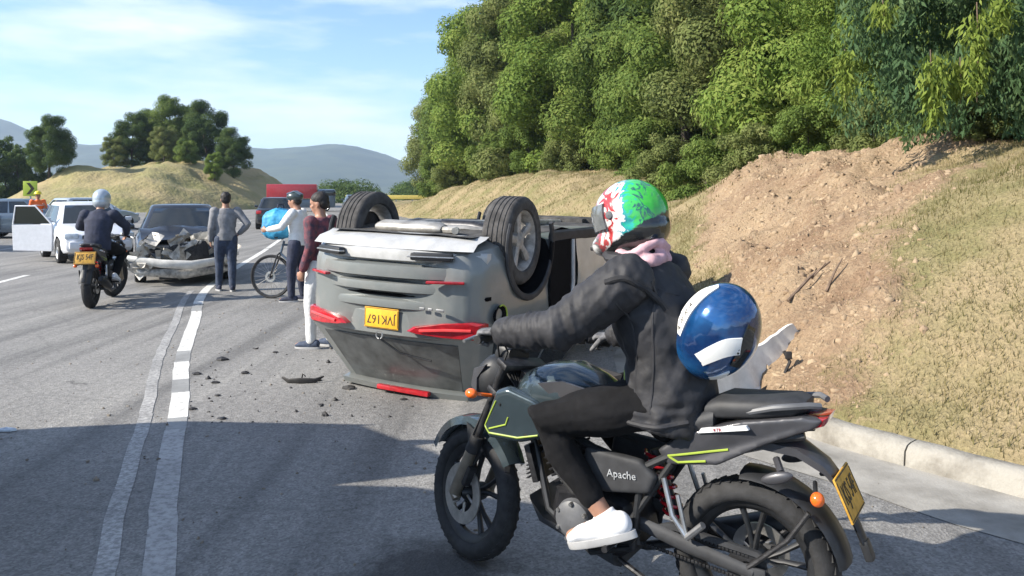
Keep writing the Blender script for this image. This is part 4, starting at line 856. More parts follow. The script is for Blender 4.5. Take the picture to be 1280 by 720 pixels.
for sg in (1, -1):
    mb = MB(); mb.prism([(4.95, 1.5), (4.95, 2.15), (5.3, 2.15), (5.55, 1.5)], sg*1.14, sg*1.156); part(mb, 'side_window', 'glass', bt); mb = MB(); mb.box((5.6, sg*1.3, 1.8), (.08, .2, .38), .03); mb.tube([(5.6, sg*1.1, 1.9), (5.6, sg*1.3, 1.9)], .015, 6); part(mb, 'mirror', 'black_plastic', bt)
mb = MB(); mb.box((2, 0, .68), (7.0, .9, .25), .03); part(mb, 'chassis', 'dark_metal', bt)
for x in (-.1, 4.95):
    for sg in (1, -1): add_wheel(bt, x, sg*.98, .45, .45, .26, 5)
# chevron sign and yellow barrier
sg_ = thing('chevron_sign', 'yellow green square sign with a black chevron at the left edge', 'sign', (-21.2, 35.2, 0), R(10))
mb = MB(); mb.tube([(0, .03, 0), (0, .03, 2.2)], .035, 8); part(mb, 'post', 'galv', sg_); mb = MB(); mb.box((0, 0, 1.85), (.58, .02, .66), .008); part(mb, 'sign_panel', 'sign_green', sg_)
mb = MB(); mb.prism([(-.15, 2.1), (-.01, 2.1), (.18, 1.85), (-.01, 1.6), (-.15, 1.6), (.035, 1.85)], -.016, -.011); part(mb, 'chevron', 'plate_ink', sg_)
br = thing('road_barrier', 'low yellow barrier across the far end of the road below the wood', 'barrier', (-15.5, 100, 0), R(4))
mb = MB(); mb.box((0, 0, 1.05), (10.5, .12, .5), .03); part(mb, 'rail', 'barrier_yellow', br)
for k in range(6): mb = MB(); mb.box((-5+2*k, .09, .5), (.14, .06, 1.1), .01); part(mb, 'post', 'galv', br)
# ================================================================== MOTORCYCLE  (X forward, Y to the bike's left, rear wheel on the ground at x = 0)
STEER = Matrix.Translation((1.02, 0, .85)) @ Matrix.Rotation(R(-20), 4, Vector((-.40, 0, .916))) @ Matrix.Translation((-1.02, 0, -.85))
def tyre_profile(Rr, h, r0):
    pr = [(r0, -h*.55), (r0+.01, -h*.85)]
    for k in range(9): a = -pi*.46+pi*.92*k/8; pr.append((Rr-h*.92+h*.92*cos(a), h*sin(a)))
    return pr+[(r0+.01, h*.85), (r0, h*.55), (r0, -h*.55)]
def moto_wheel(parent, x, z, Rr, h, xf=None, disc=None):
    r0 = Rr*.725; mb = MB(); mb.xf = xf; mb.lathe(tyre_profile(Rr, h, r0), c=(x, 0, z), n=56)
    w = mb.build('wheel', 'rubber', parent, angle=60)
    tb = MB(); tb.xf = xf                                                  # tread blocks standing proud of the crown
    for k in range(44):
        a = 2*pi*k/44
        for sg in (1, -1):
            c = Vector((x+(Rr-.0082)*cos(a), sg*h*.42, z+(Rr-.0082)*sin(a))); q = Vector((-sin(a), sg*.5, cos(a))).normalized(); nn = Vector((cos(a), sg*.4, sin(a))).normalized(); tb.box(c, (.026, h*.42, .008), 0, frame((0, 0, 0), q, q.cross(nn)*-1).to_3x3())
    tb.build('tread', 'rubber', w, smooth=False)
    rb = MB(); rb.xf = xf; hh = h*.62
    rb.lathe([(r0+.003, -hh), (r0-.012, -hh*.9), (r0-.03, -hh*.35), (r0-.032, hh*.35), (r0-.012, hh*.9), (r0+.003, hh), (r0+.003, -hh)], c=(x, 0, z), n=56)
    for k in range(5):
        a0 = 2*pi*k/5+.3
        for s_ in (-.17, .17):
            pts = []
            for rr, da in ((.035, s_*.3), (r0*.5, s_*.9), (r0*.985, s_*1.35)): a = a0+da; pts.append((x+rr*cos(a), 0, z+rr*sin(a)))
            rb.tube(pts, [(.016, .013), (.013, .010), (.017, .013)], 8, ref=(0, 1, 0))
    rb.lathe([(.012, -h-.03), (.04, -h*.9), (.045, 0), (.04, h*.9), (.012, h+.03)], c=(x, 0, z), n=20); rb.build('rim', 'black_plastic', w, angle=45)
    if disc:
        db = MB(); db.xf = xf; y, rd = disc; db.lathe([(rd*.62, y-.003), (rd, y-.003), (rd, y+.003), (rd*.62, y+.003), (rd*.62, y-.003)], c=(x, 0, z), n=40)
        for k in range(6): a = k*pi/3; db.tube([(x+.04*cos(a), y, z+.04*sin(a)), (x+rd*.65*cos(a+.3), y, z+rd*.65*sin(a+.3))], .006, 6)
        db.build('brake_disc', 'steel', w, angle=40)
    return w
def loft_sections(mb, secs, n=20, power=2.4):                              # secs: (x, cy, cz, half width, half height)
    rings = []
    for x, cy, cz, w, h in secs:
        ring = []
        for j in range(n):
            a = 2*pi*j/n; ca, sa = cos(a), sin(a); ring.append(Vector((x, cy+w*math.copysign(abs(ca)**(2/power), ca), cz+h*math.copysign(abs(sa)**(2/power), sa))))
        rings.append(ring)
    return mb.loft(rings)
def laid(ob, pts, sg, off=.0015, n=6):                                     # a line dropped sideways on to a panel
    from mathutils.bvhtree import BVHTree
    bv_ = BVHTree.FromPolygons([v.co.copy() for v in ob.data.vertices], [list(p.vertices) for p in ob.data.polygons]); o_ = []
    P3 = [Vector(p) for p in pts]
    for a, b_ in zip(P3[:-1], P3[1:]):
        for k in range(n):
            q = a.lerp(b_, k/n); h_ = bv_.ray_cast(Vector((q.x, sg*.6, q.z)), Vector((0, -sg, 0)))
            if h_[0]: o_.append(h_[0]+Vector((0, sg*off, 0)))
    return o_ if len(o_) > 2 else P3
def motorcycle(name, label, loc, yaw, plate_txt, group=None):
    o = thing(name, label, 'motorcycle', loc, yaw, group); P_ = lambda mb, nm, mt, par=o, **k: mb.build(nm, mt, par, **k)
    moto_wheel(o, 0, .312, .312, .068, None, (-.085, .11)); moto_wheel(o, 1.31, .30, .30, .052, STEER, (.072, .135))
    # --- steered group
    for sg in (1, -1):
        mb = MB(); mb.xf = STEER; y = sg*.098; mb.tube([(1.315, y, .275), (1.335, y, .30), (1.24, y, .50), (1.215, y, .555)], [.022, .03, .029, .031], 12)
        P_(mb, 'fork_slider', 'fork')
        mb = MB(); mb.xf = STEER; mb.tube([(1.225, y, .53), (1.09, y, .84), (1.055, y, .925)], .0195, 12); P_(mb, 'fork_tube', 'dark_metal')
        mb = MB(); mb.xf = STEER; mb.tube([(1.235, y, .51), (1.20, y, .585)], [.034, .03], 12); P_(mb, 'fork_gaiter', 'rubber')
    mb = MB(); mb.xf = STEER
    for z, x in ((.80, 1.10), (.925, 1.05)): mb.box((x, 0, z), (.075, .25, .03), .01, Matrix.Rotation(-.41, 3, 'Y'))
    P_(mb, 'fork_yoke', 'dark_metal')
    mb = MB(); mb.xf = STEER; rings = []                                     # front mudguard hugging the tyre
    for k in range(15):
        a = R(28)+R(118)*k/14; rr = .335; w = .075*(1-.35*abs(k/14-.45)**2*3); c = Vector((1.31, 0, .30)); d_ = Vector((cos(a), 0, sin(a)))
        rings.append([c+d_*(rr-.03)+Vector((0, w, 0)), c+d_*(rr+.008)+Vector((0, w*.9, 0)), c+d_*(rr+.02), c+d_*(rr+.008)+Vector((0, -w*.9, 0)), c+d_*(rr-.03)+Vector((0, -w, 0)), c+d_*(rr+.0)+Vector((0, -w*.8, 0)), c+d_*(rr+.012), c+d_*(rr)+Vector((0, w*.8, 0))])
    mb.loft(rings); fm = P_(mb, 'front_mudguard', 'tank', angle=60)
    mb = MB(); mb.xf = STEER
    for sg in (1, -1): mb.prism([(1.17, .52), (1.25, .60), (1.31, .62), (1.27, .50), (1.23, .44)], sg*.078, sg*.088)
    P_(mb, 'mudguard_stay', 'black_plastic', fm)
    mb = MB(); mb.xf = STEER; mb.box((1.27, .085, .40), (.07, .05, .10), .012, Matrix.Rotation(-.4, 3, 'Y')); P_(mb, 'brake_caliper', 'dark_metal')
    mb = MB(); mb.xf = STEER                                               # headlamp fairing
    loft_sections(mb, [(1.10, 0, .85, .07, .07), (1.14, 0, .855, .11, .10), (1.19, 0, .85, .125, .105), (1.23, 0, .835, .115, .09), (1.26, 0, .825, .085, .065), (1.27, 0, .82, .05, .04)], 20, 3.); hl = P_(mb, 'headlight', 'black_plastic')
    mb = MB(); mb.xf = STEER; loft_sections(mb, [(1.243, 0, .822, .10, .062), (1.262, 0, .82, .088, .05), (1.278, 0, .818, .05, .03)], 18, 2.6); P_(mb, 'headlight_lens', 'clear_lens', hl)
    for sg in (1, -1):
        mb = MB(); mb.xf = STEER; mb.prism([(1.15, .91), (1.24, .88), (1.25, .80), (1.20, .76), (1.21, .84)], sg*.118, sg*.13, .004); P_(mb, 'headlight_trim', 'tail_grey', hl)
    mb = MB(); mb.xf = STEER; loft_sections(mb, [(1.08, 0, .965, .06, .03), (1.13, 0, .975, .075, .045), (1.17, 0, .955, .07, .03)], 14, 3.); P_(mb, 'instrument', 'black_plastic')
    mb = MB(); mb.xf = STEER; mb.tube([(.90, .37, 1.045), (.955, .24, 1.06), (1.02, .11, 1.02), (1.04, .0, .985), (1.02, -.11, 1.02), (.955, -.24, 1.06), (.90, -.37, 1.045)], .0115, 10); hb = P_(mb, 'handlebar', 'black_plastic')
    for sg in (1, -1):
        mb = MB(); mb.xf = STEER; mb.tube([(.895, sg*.385, 1.043), (.93, sg*.275, 1.056)], .0175, 12); P_(mb, 'grip', 'rubber', hb)
        mb = MB(); mb.xf = STEER; mb.tube([(.97, sg*.235, 1.055), (1.0, sg*.25, 1.055), (1.0, sg*.32, 1.045), (.965, sg*.40, 1.03)], [.008, .009, .008, .007], 8); P_(mb, 'lever', 'alloy', hb)
        mb = MB(); mb.xf = STEER; mb.box((.955, sg*.245, 1.06), (.05, .05, .06), .012); P_(mb, 'switch_box', 'black_plastic', hb)
        mb = MB(); mb.xf = STEER; mb.tube([(1.10, sg*.12, .78), (1.12, sg*.19, .785)], .008, 6); mb.ell((1.125, sg*.215, .787), (.032, .026, .022)); P_(mb, 'front_indicator', 'orange_lens')
    mb = MB(); mb.xf = STEER
    for k in range(4): mb.tube([(.96, .22-.13*k, 1.05), (1.10, .12-.07*k, 1.03-.01*k), (1.14, .06-.03*k, .92), (1.02, .02, .80)], .005, 6)
    P_(mb, 'cables', 'rubber')
    # --- frame, engine
    mb = MB()
    for sg in (1, -1):
        mb.tube([(1.02, sg*.02, .86), (.9, sg*.06, .74), (.62, sg*.12, .66), (.40, sg*.13, .62), (.30, sg*.12, .68), (-.02, sg*.09, .79), (-.2, sg*.07, .83)], .017, 8)
        mb.tube([(1.03, sg*.02, .80), (.92, sg*.05, .55), (.84, sg*.10, .36), (.62, sg*.13, .24), (.44, sg*.13, .30), (.40, sg*.13, .62)], .016, 8); mb.tube([(.45, sg*.13, .40), (.28, sg*.12, .66)], .014, 8)
    mb.tube([(1.045, 0, .76), (1.0, 0, .90)], .034, 12); P_(mb, 'frame', 'black_plastic')
    mb = MB(); mb.prism([(.42, .30), (.46, .46), (.60, .50), (.80, .46), (.83, .34), (.76, .24), (.52, .22)], -.125, .125, .03); en = P_(mb, 'engine', 'engine', angle=30)
    mb = MB(); mb.lathe([(.001, .165), (.06, .163), (.078, .15), (.085, .12)], c=(.70, 0, .355), n=28); mb.lathe([(.001, .158), (.05, .156), (.062, .12)], c=(.53, 0, .37), n=24); P_(mb, 'engine_cover', 'grey_plastic', en)
    mb = MB()
    for k in range(8):
        f = k/7; c = Vector((.745, 0, .48)).lerp(Vector((.83, 0, .64)), f); mb.box(c, (.15, .17, .010), .003, Matrix.Rotation(.45, 3, 'Y'))
    mb.box((.79, 0, .56), (.11, .13, .2), .02, Matrix.Rotation(.45, 3, 'Y')); mb.box((.845, 0, .675), (.13, .15, .07), .02, Matrix.Rotation(.45, 3, 'Y')); P_(mb, 'cylinder_fins', 'engine', en)
    mb = MB(); mb.tube([(.88, -.02, .60), (.98, -.03, .52), (.94, -.08, .32), (.80, -.13, .20), (.5, -.15, .19), (.34, -.16, .24)], .02, 10); P_(mb, 'exhaust_pipe', 'dark_metal')
    mb = MB(); mb.tube([(.34, -.165, .25), (.25, -.17, .29), (-.12, -.18, .42), (-.2, -.18, .445)], [.03, .055, .06, .035], 16); mb.tube([(-.2, -.18, .445), (-.23, -.18, .456)], .02, 10); P_(mb, 'silencer', 'black_plastic')
    mb = MB(); mb.prism([(.50, .20), (.88, .31), (.93, .40), (.86, .33), (.52, .26)], -.13, .13, .02); P_(mb, 'belly_pan', 'matt_plastic')
    for sg in (1, -1):
        for (bx, bz, by) in ((.70, .425, .163), (.76, .39, .160), (.76, .32, .160), (.70, .285, .163), (.64, .32, .160), (.64, .39, .160)):
            mb = MB(); mb.lathe([(.001, .008), (.007, .008), (.0085, .005), (.0085, -.03)], c=(bx, sg*by-(0 if sg > 0 else .0), bz), n=8); P_(mb, 'engine_bolt', 'steel', en)
    mb = MB(); mb.xf = STEER; mb.tube([(1.27, .10, .42), (1.22, .125, .56), (1.12, .11, .78), (1.04, .10, .98), (.97, .20, 1.05)], .005, 6); P_(mb, 'brake_hose', 'rubber')
    mb = MB(); mb.tube([(.84, .10, .60), (.78, .15, .55), (.70, .15, .47), (.62, .14, .46)], .008, 6); mb.tube([(.60, .13, .52), (.68, .12, .60), (.80, .10, .66)], .006, 6); P_(mb, 'engine_hoses', 'rubber', en)
    mb = MB(); mb.box((.93, 0, .53), (.03, .20, .16), .006, Matrix.Rotation(.3, 3, 'Y'))
    for k in range(8): mb.box((.95, 0, .465+.018*k), (.012, .19, .006), .001, Matrix.Rotation(.3, 3, 'Y'))
    P_(mb, 'oil_cooler', 'dark_metal')
    for sg in (1, -1):
        for x_, z_ in ((1.03, .79), (.90, .68), (.82, .74)):
            mb = MB(); mb.lathe([(.001, .004), (.008, .004), (.010, 0)], c=(x_, sg*.186 if sg > 0 else -.190, z_), n=10); P_(mb, 'panel_bolt', 'dark_metal')
    # --- swingarm, chain, shock, pegs, stand
    for sg in (1, -1):
        mb = MB(); mb.tube([(.47, sg*.10, .40), (.22, sg*.115, .355), (-.03, sg*.115, .312)], [(.026, .016), (.03, .016), (.024, .014)], 10, ref=(0, 0, 1)); mb.box((-.03, sg*.118, .312), (.09, .014, .05), .006); P_(mb, 'swingarm', 'matt_plastic')
    mb = MB(); mb.prism([(.38, .385), (.30, .42), (-.04, .388), (-.11, .35), (-.03, .37), (.28, .395)], .085, .105, .003); P_(mb, 'chain_guard', 'matt_plastic')
    mb = MB()
    for k in range(34):
        f = k/33; mb.box((.49-.49*f, .09, .405-.045*f), (.012, .012, .012), .002); mb.box((.49-.49*f, .09, .315-.045*f), (.012, .012, .012), .002)
    mb.lathe([(.03, .085), (.075, .085), (.078, .092), (.03, .095)], c=(0, 0, .312), n=28); P_(mb, 'chain', 'dark_metal')
    mb = MB(); mb.tube([(.40, 0, .66), (.31, 0, .40)], .022, 10); P_(mb, 'shock_absorber', 'dark_metal')
    mb = MB(); mb.tube([(.40-.09*k/60+.04*cos(k*.72), .04*sin(k*.72), .65-.25*k/60) for k in range(61)], .007, 6); P_(mb, 'shock_spring', 'red_lens')
    for sg in (1, -1):
        mb = MB(); mb.prism([(.40, .37), (.50, .40), (.52, .34), (.44, .31)], sg*.13, sg*.15, .004); mb.tube([(.50, sg*.14, .325), (.50, sg*.26, .325)], [.014, .013], 10); P_(mb, 'footpeg', 'dark_metal')
        mb = MB(); mb.tube([(.31, sg*.13, .60), (.27, sg*.145, .47), (.21, sg*.15, .40)], .011, 8); mb.tube([(.25, sg*.14, .55), (.21, sg*.15, .40)], .009, 8); mb.tube([(.21, sg*.15, .40), (.14, sg*.17, .47)], .013, 8); P_(mb, 'pillion_peg', 'alloy')
    mb = MB(); mb.tube([(.50, .15, .30), (.62, .165, .335), (.70, .17, .30)], .008, 8); mb.tube([(.70, .15, .30), (.70, .20, .30)], .010, 8); P_(mb, 'gear_lever', 'alloy')
    mb = MB(); mb.tube([(.50, .13, .24), (.36, .16, .20), (.22, .17, .215)], .011, 8); P_(mb, 'side_stand', 'dark_metal')
    # --- tank and panels
    mb = MB(); loft_sections(mb, [(.50, 0, .79, .07, .05), (.55, 0, .80, .11, .085), (.64, 0, .815, .145, .115), (.76, 0, .83, .172, .142), (.88, 0, .83, .168, .13), (.97, 0, .82, .13, .10), (1.02, 0, .81, .07, .06)], 28, 2.5); tk = P_(mb, 'fuel_tank', 'tank', angle=60)
    mb = MB(); mb.lathe([(.001, .012), (.035, .01), (.042, 0)], c=(.80, 0, .952), axis='Z', n=20); P_(mb, 'fuel_cap', 'dark_metal', tk)
    for sg in (1, -1):
        shp = [(1.06, .845), (1.0, .87), (.86, .835), (.74, .76), (.78, .69), (.93, .64), (1.10, .635), (1.125, .68)]
        mb = MB(); mb.prism(shp, sg*.125, sg*.190, .02); sh = fuse(mb, 'tank_shroud', 'tank', o, .008, 8)
        drop = lambda q: laid(sh, q, sg)
        mb = MB(); mb.tube(drop([(1.05, sg*.186, .805), (1.11, sg*.187, .69), (1.085, sg*.187, .662), (.94, sg*.187, .664), (.82, sg*.187, .695)]), .004, 6); mb.tube(drop([(1.085, sg*.187, .68), (1.0, sg*.187, .71), (.985, sg*.187, .75)]), .0035, 6); P_(mb, 'lime_stripe', 'lime', sh)
        mb = MB(); mb.prism([(.60, .90), (.74, .925), (.86, .90), (.80, .86), (.66, .85)], sg*.152, sg*.168, .006); P_(mb, 'tank_panel', 'tail_grey', tk)
        mb = MB(); mb.prism([(.64, .67), (.40, .655), (.33, .60), (.36, .53), (.56, .50), (.66, .56)], sg*.11, sg*.158, .012); sp_ = fuse(mb, 'side_panel', 'matt_plastic', o, .008, 5)
        m = frame((.475, sg*.1592, .588), (-sg, 0, -.06*-1 if sg > 0 else .06), (0, 0, 1)); text('side_lettering', 'Apache', .042, 'grey_print', sp_, m, .003)
        tail = [(.34, .70), (.24, .785), (.02, .86), (-.20, .905), (-.27, .90), (-.24, .865), (-.08, .79), (.10, .685), (.30, .65)]
        mb = MB(); rings = []
        for y_, k in ((.04, .96), (.10, 1.0), (.128, .985), (.136, .9)):
            cx, cz = .05, .78; rings.append([Vector((cx+(x-cx)*k, sg*(y_*(1-.28*max(0, -x+.1)/.37)), cz+(z-cz)*k)) for x, z in tail])
        mb.loft(rings); tp = fuse(mb, 'tail_panel', 'tail_grey', o, .007, 4)
        mb = MB(); mb.tube(laid(tp, [(.06, sg*.139, .75), (.29, sg*.141, .69), (.25, sg*.141, .672), (.12, sg*.139, .70)], sg), .0045, 6); P_(mb, 'lime_stripe', 'lime', tp)
        mb = MB(); mb.prism([(.17, .797), (.16, .815), (-.01, .852), (-.02, .838)], sg*.118, sg*.142, .003); P_(mb, 'white_badge', 'white_print', tp)
        text('badge_lettering', 'RTR', .017, 'red_lens', tp, frame((.095, sg*.1435, .821), (-sg, 0, .21*sg*sg), (.2, 0, 1)))
        mb = MB(); mb.tube([(.02, sg*.10, .885), (-.1, sg*.115, .925), (-.22, sg*.09, .945), (-.25, sg*.06, .94)], .012, 8); P_(mb, 'grab_rail', 'grey_plastic')
    mb = MB(); loft_sections(mb, [(.56, 0, .79, .07, .03), (.48, 0, .80, .12, .045), (.34, 0, .80, .145, .05), (.20, 0, .815, .14, .05), (.12, 0, .845, .12, .05)], 18, 3.2); P_(mb, 'rider_seat', 'seat', angle=60)
    mb = MB(); loft_sections(mb, [(.16, 0, .87, .10, .035), (.10, 0, .89, .12, .045), (-.04, 0, .905, .115, .042), (-.16, 0, .925, .10, .036), (-.20, 0, .93, .07, .02)], 18, 3.2); P_(mb, 'pillion_seat', 'seat', angle=60)
    mb = MB(); mb.prism([(-.20, .895), (-.275, .905), (-.265, .875), (-.20, .845), (-.15, .85)], -.085, .085, .012); P_(mb, 'tail_light', 'red_lens')
    # rear mudguard, number plate bracket, hugger
    mb = MB(); rings = []
    for x, z, w, th in ((.10, .72, .09, .03), (-.05, .775, .085, .03), (-.17, .765, .075, .028), (-.26, .715, .06, .026), (-.31, .66, .05, .022)): rings.append([Vector((x, y, z+q)) for y, q in ((w, -.5*th), (w, .5*th), (w*.4, th), (-w*.4, th), (-w, .5*th), (-w, -.5*th), (-w*.7, -.8*th), (w*.7, -.8*th))])
    mb.loft(rings); rm = P_(mb, 'rear_mudguard', 'tail_grey', angle=45)
    mb = MB(); mb.tube([(-.29, 0, .68), (-.33, 0, .60), (-.385, 0, .47)], [(.05, .012), (.035, .012), (.03, .012)], 8, ref=(0, 1, 0)); mb.box((-.395, 0, .445), (.03, .05, .07), .008, Matrix.Rotation(.35, 3, 'Y')); P_(mb, 'plate_bracket', 'black_plastic', rm)
    pq = plate(o, frame((-.335, .0, .635), (0, -1, 0), (.42, 0, .95)), plate_txt, .225, .155, 'plate_dusty')
    for sg in (1, -1):
        mb = MB(); mb.tube([(-.23, sg*.05, .665), (-.25, sg*.13, .645)], .008, 8); P_(mb, 'indicator_stalk', 'black_plastic', rm); mb = MB(); mb.ell((-.258, sg*.142, .638), (.024, .026, .026)); P_(mb, 'rear_indicator', 'orange_lens', rm)
        mb = MB(); mb.tube([(-.10, sg*.07, .73), (-.13, sg*.12, .70)], .014, 8); mb.ell((-.12, sg*.14, .685), (.06, .016, .022), rot=Matrix.Rotation(.35, 3, 'Y')); P_(mb, 'tail_bracket', 'tail_grey', rm)
    mb = MB(); rings = []
    for k in range(12):
        a = R(42)+R(84)*k/11; c = Vector((0, 0, .312)); d_ = Vector((cos(a+R(40)), 0, sin(a+R(40)))); d_ = Vector((-cos(a-R(30)), 0, sin(a-R(30)))); w = .078
        rings.append([c+d_*.325+Vector((0, w*1.05, 0)), c+d_*.345+Vector((0, w*.8, 0)), c+d_*.352, c+d_*.345+Vector((0, -w*.8, 0)), c+d_*.325+Vector((0, -w*1.05, 0)), c+d_*.337+Vector((0, -w*.7, 0)), c+d_*.342, c+d_*.337+Vector((0, w*.7, 0))])
    mb.loft(rings); hg = P_(mb, 'tyre_hugger', 'black_plastic', angle=60)
    mb = MB(); mb.tube([(-.22, .10, .57), (-.15, .11, .46), (-.01, .118, .33)], .010, 8); mb.tube([(-.22, -.10, .57), (-.15, -.11, .46), (-.01, -.118, .33)], .010, 8); P_(mb, 'hugger_stay', 'dark_metal', hg)
    return o
MOTO_LOC, MOTO_YAW = (.915, 3.02, 0), R(147)
moto = motorcycle('motorcycle', 'black and grey motorcycle with lime trim in the foreground, ridden past the crash', MOTO_LOC, MOTO_YAW, 'KJS 54F')
# ================================================================== PEOPLE
def hand(mb, w, d, n, side, size=1., curl=.5, fr=.0088):                   # wrist, finger direction, palm normal, +1/-1 thumb side
    w = Vector(w); d = Vector(d).normalized(); n = Vector(n); n = (n-d*n.dot(d)).normalized(); s = d.cross(n)*side
    L_ = .085*size; mb.tube([w-d*.012, w+d*L_*.45, w+d*L_], [(.026*size, .017*size), (.038*size, .016*size), (.040*size, .013*size)], 12, ref=s, round_ends=True)
    for k, (off, ln_) in enumerate(((.031, .068), (.0105, .078), (-.0105, .072), (-.031, .056))):
        p = w+d*L_*.92+s*off*size; a = 0; pts = [p-d*.02*size, p]; dd = d
        for j, f in enumerate((.45, .32, .27)):
            a += curl*(.75, 1.1, .8)[j]*(1+.06*k); dd = d*cos(a)+n*sin(a); p = p+dd*ln_*f*size; pts.append(p)
        r = fr*size*(1, 1.05, 1, .9)[k]; mb.tube(pts, [r*1.05, r*1.1, r*1.02, r*.95, r*.8], 8, round_ends=True)
    p = w+d*L_*.28+s*.030*size; t1 = (d*.75+s*.6+n*.35).normalized(); t2 = (d*.85+s*.1+n*(.3+curl*.6)).normalized()
    mb.tube([p-s*.018*size, p+t1*.038*size, p+t1*.038*size+t2*.032*size, p+t1*.038*size+t2*.056*size], [fr*1.5*size, fr*1.25*size, fr*1.1*size, fr*.85*size], 8, round_ends=True)
def head_shape(mb, c, fwd, s=1.):
    c = Vector(c); f = Vector(fwd).normalized(); zu = Vector((0, 0, 1)); l = zu.cross(f).normalized(); u = f.cross(l)
    rot = Matrix((f, l, u)).transposed()
    E = lambda p, r: mb.ell(c+rot @ Vector(p)*s, [q*s for q in r], 16, 12, rot)
    E((-.005, 0, .03), (.098, .076, .088)); E((.028, 0, -.045), (.066, .058, .072)); E((.055, 0, -.085), (.032, .034, .026))
    E((.093, 0, -.012), (.020, .013, .024)); E((.100, 0, -.024), (.014, .016, .011)); E((.080, .0, -.058), (.016, .024, .008))
    for q in (1, -1): E((-.008, q*.078, -.012), (.024, .010, .033)); E((.076, q*.032, .022), (.018, .024, .008)); E((.060, q*.045, -.02), (.022, .02, .02))
    return c, rot
def eyes(o, c, rot, s=1.):
    for q in (1, -1):
        mb = MB(); mb.ell(c+rot @ Vector((.079, q*.032, .004))*s, (.010*s, .014*s, .008*s), 10, 8, rot); mb.build('eye', 'eye', o)
    mb = MB(); mb.ell(c+rot @ Vector((.0925, 0, -.060))*s, (.005*s, .022*s, .004*s), 10, 6, rot); mb.build('mouth', 'lips', o)
M['eye'] = MAT('eye', (.05, .035, .03), .2, var=.3); M['lips'] = MAT('lips', (.26, .10, .08), .5)
def limb(mb, a, b, c, r, n=12): mb.tube([a, Vector(a).lerp(Vector(b), .45), b, Vector(b).lerp(Vector(c), .35), c], r, n, round_ends=True)
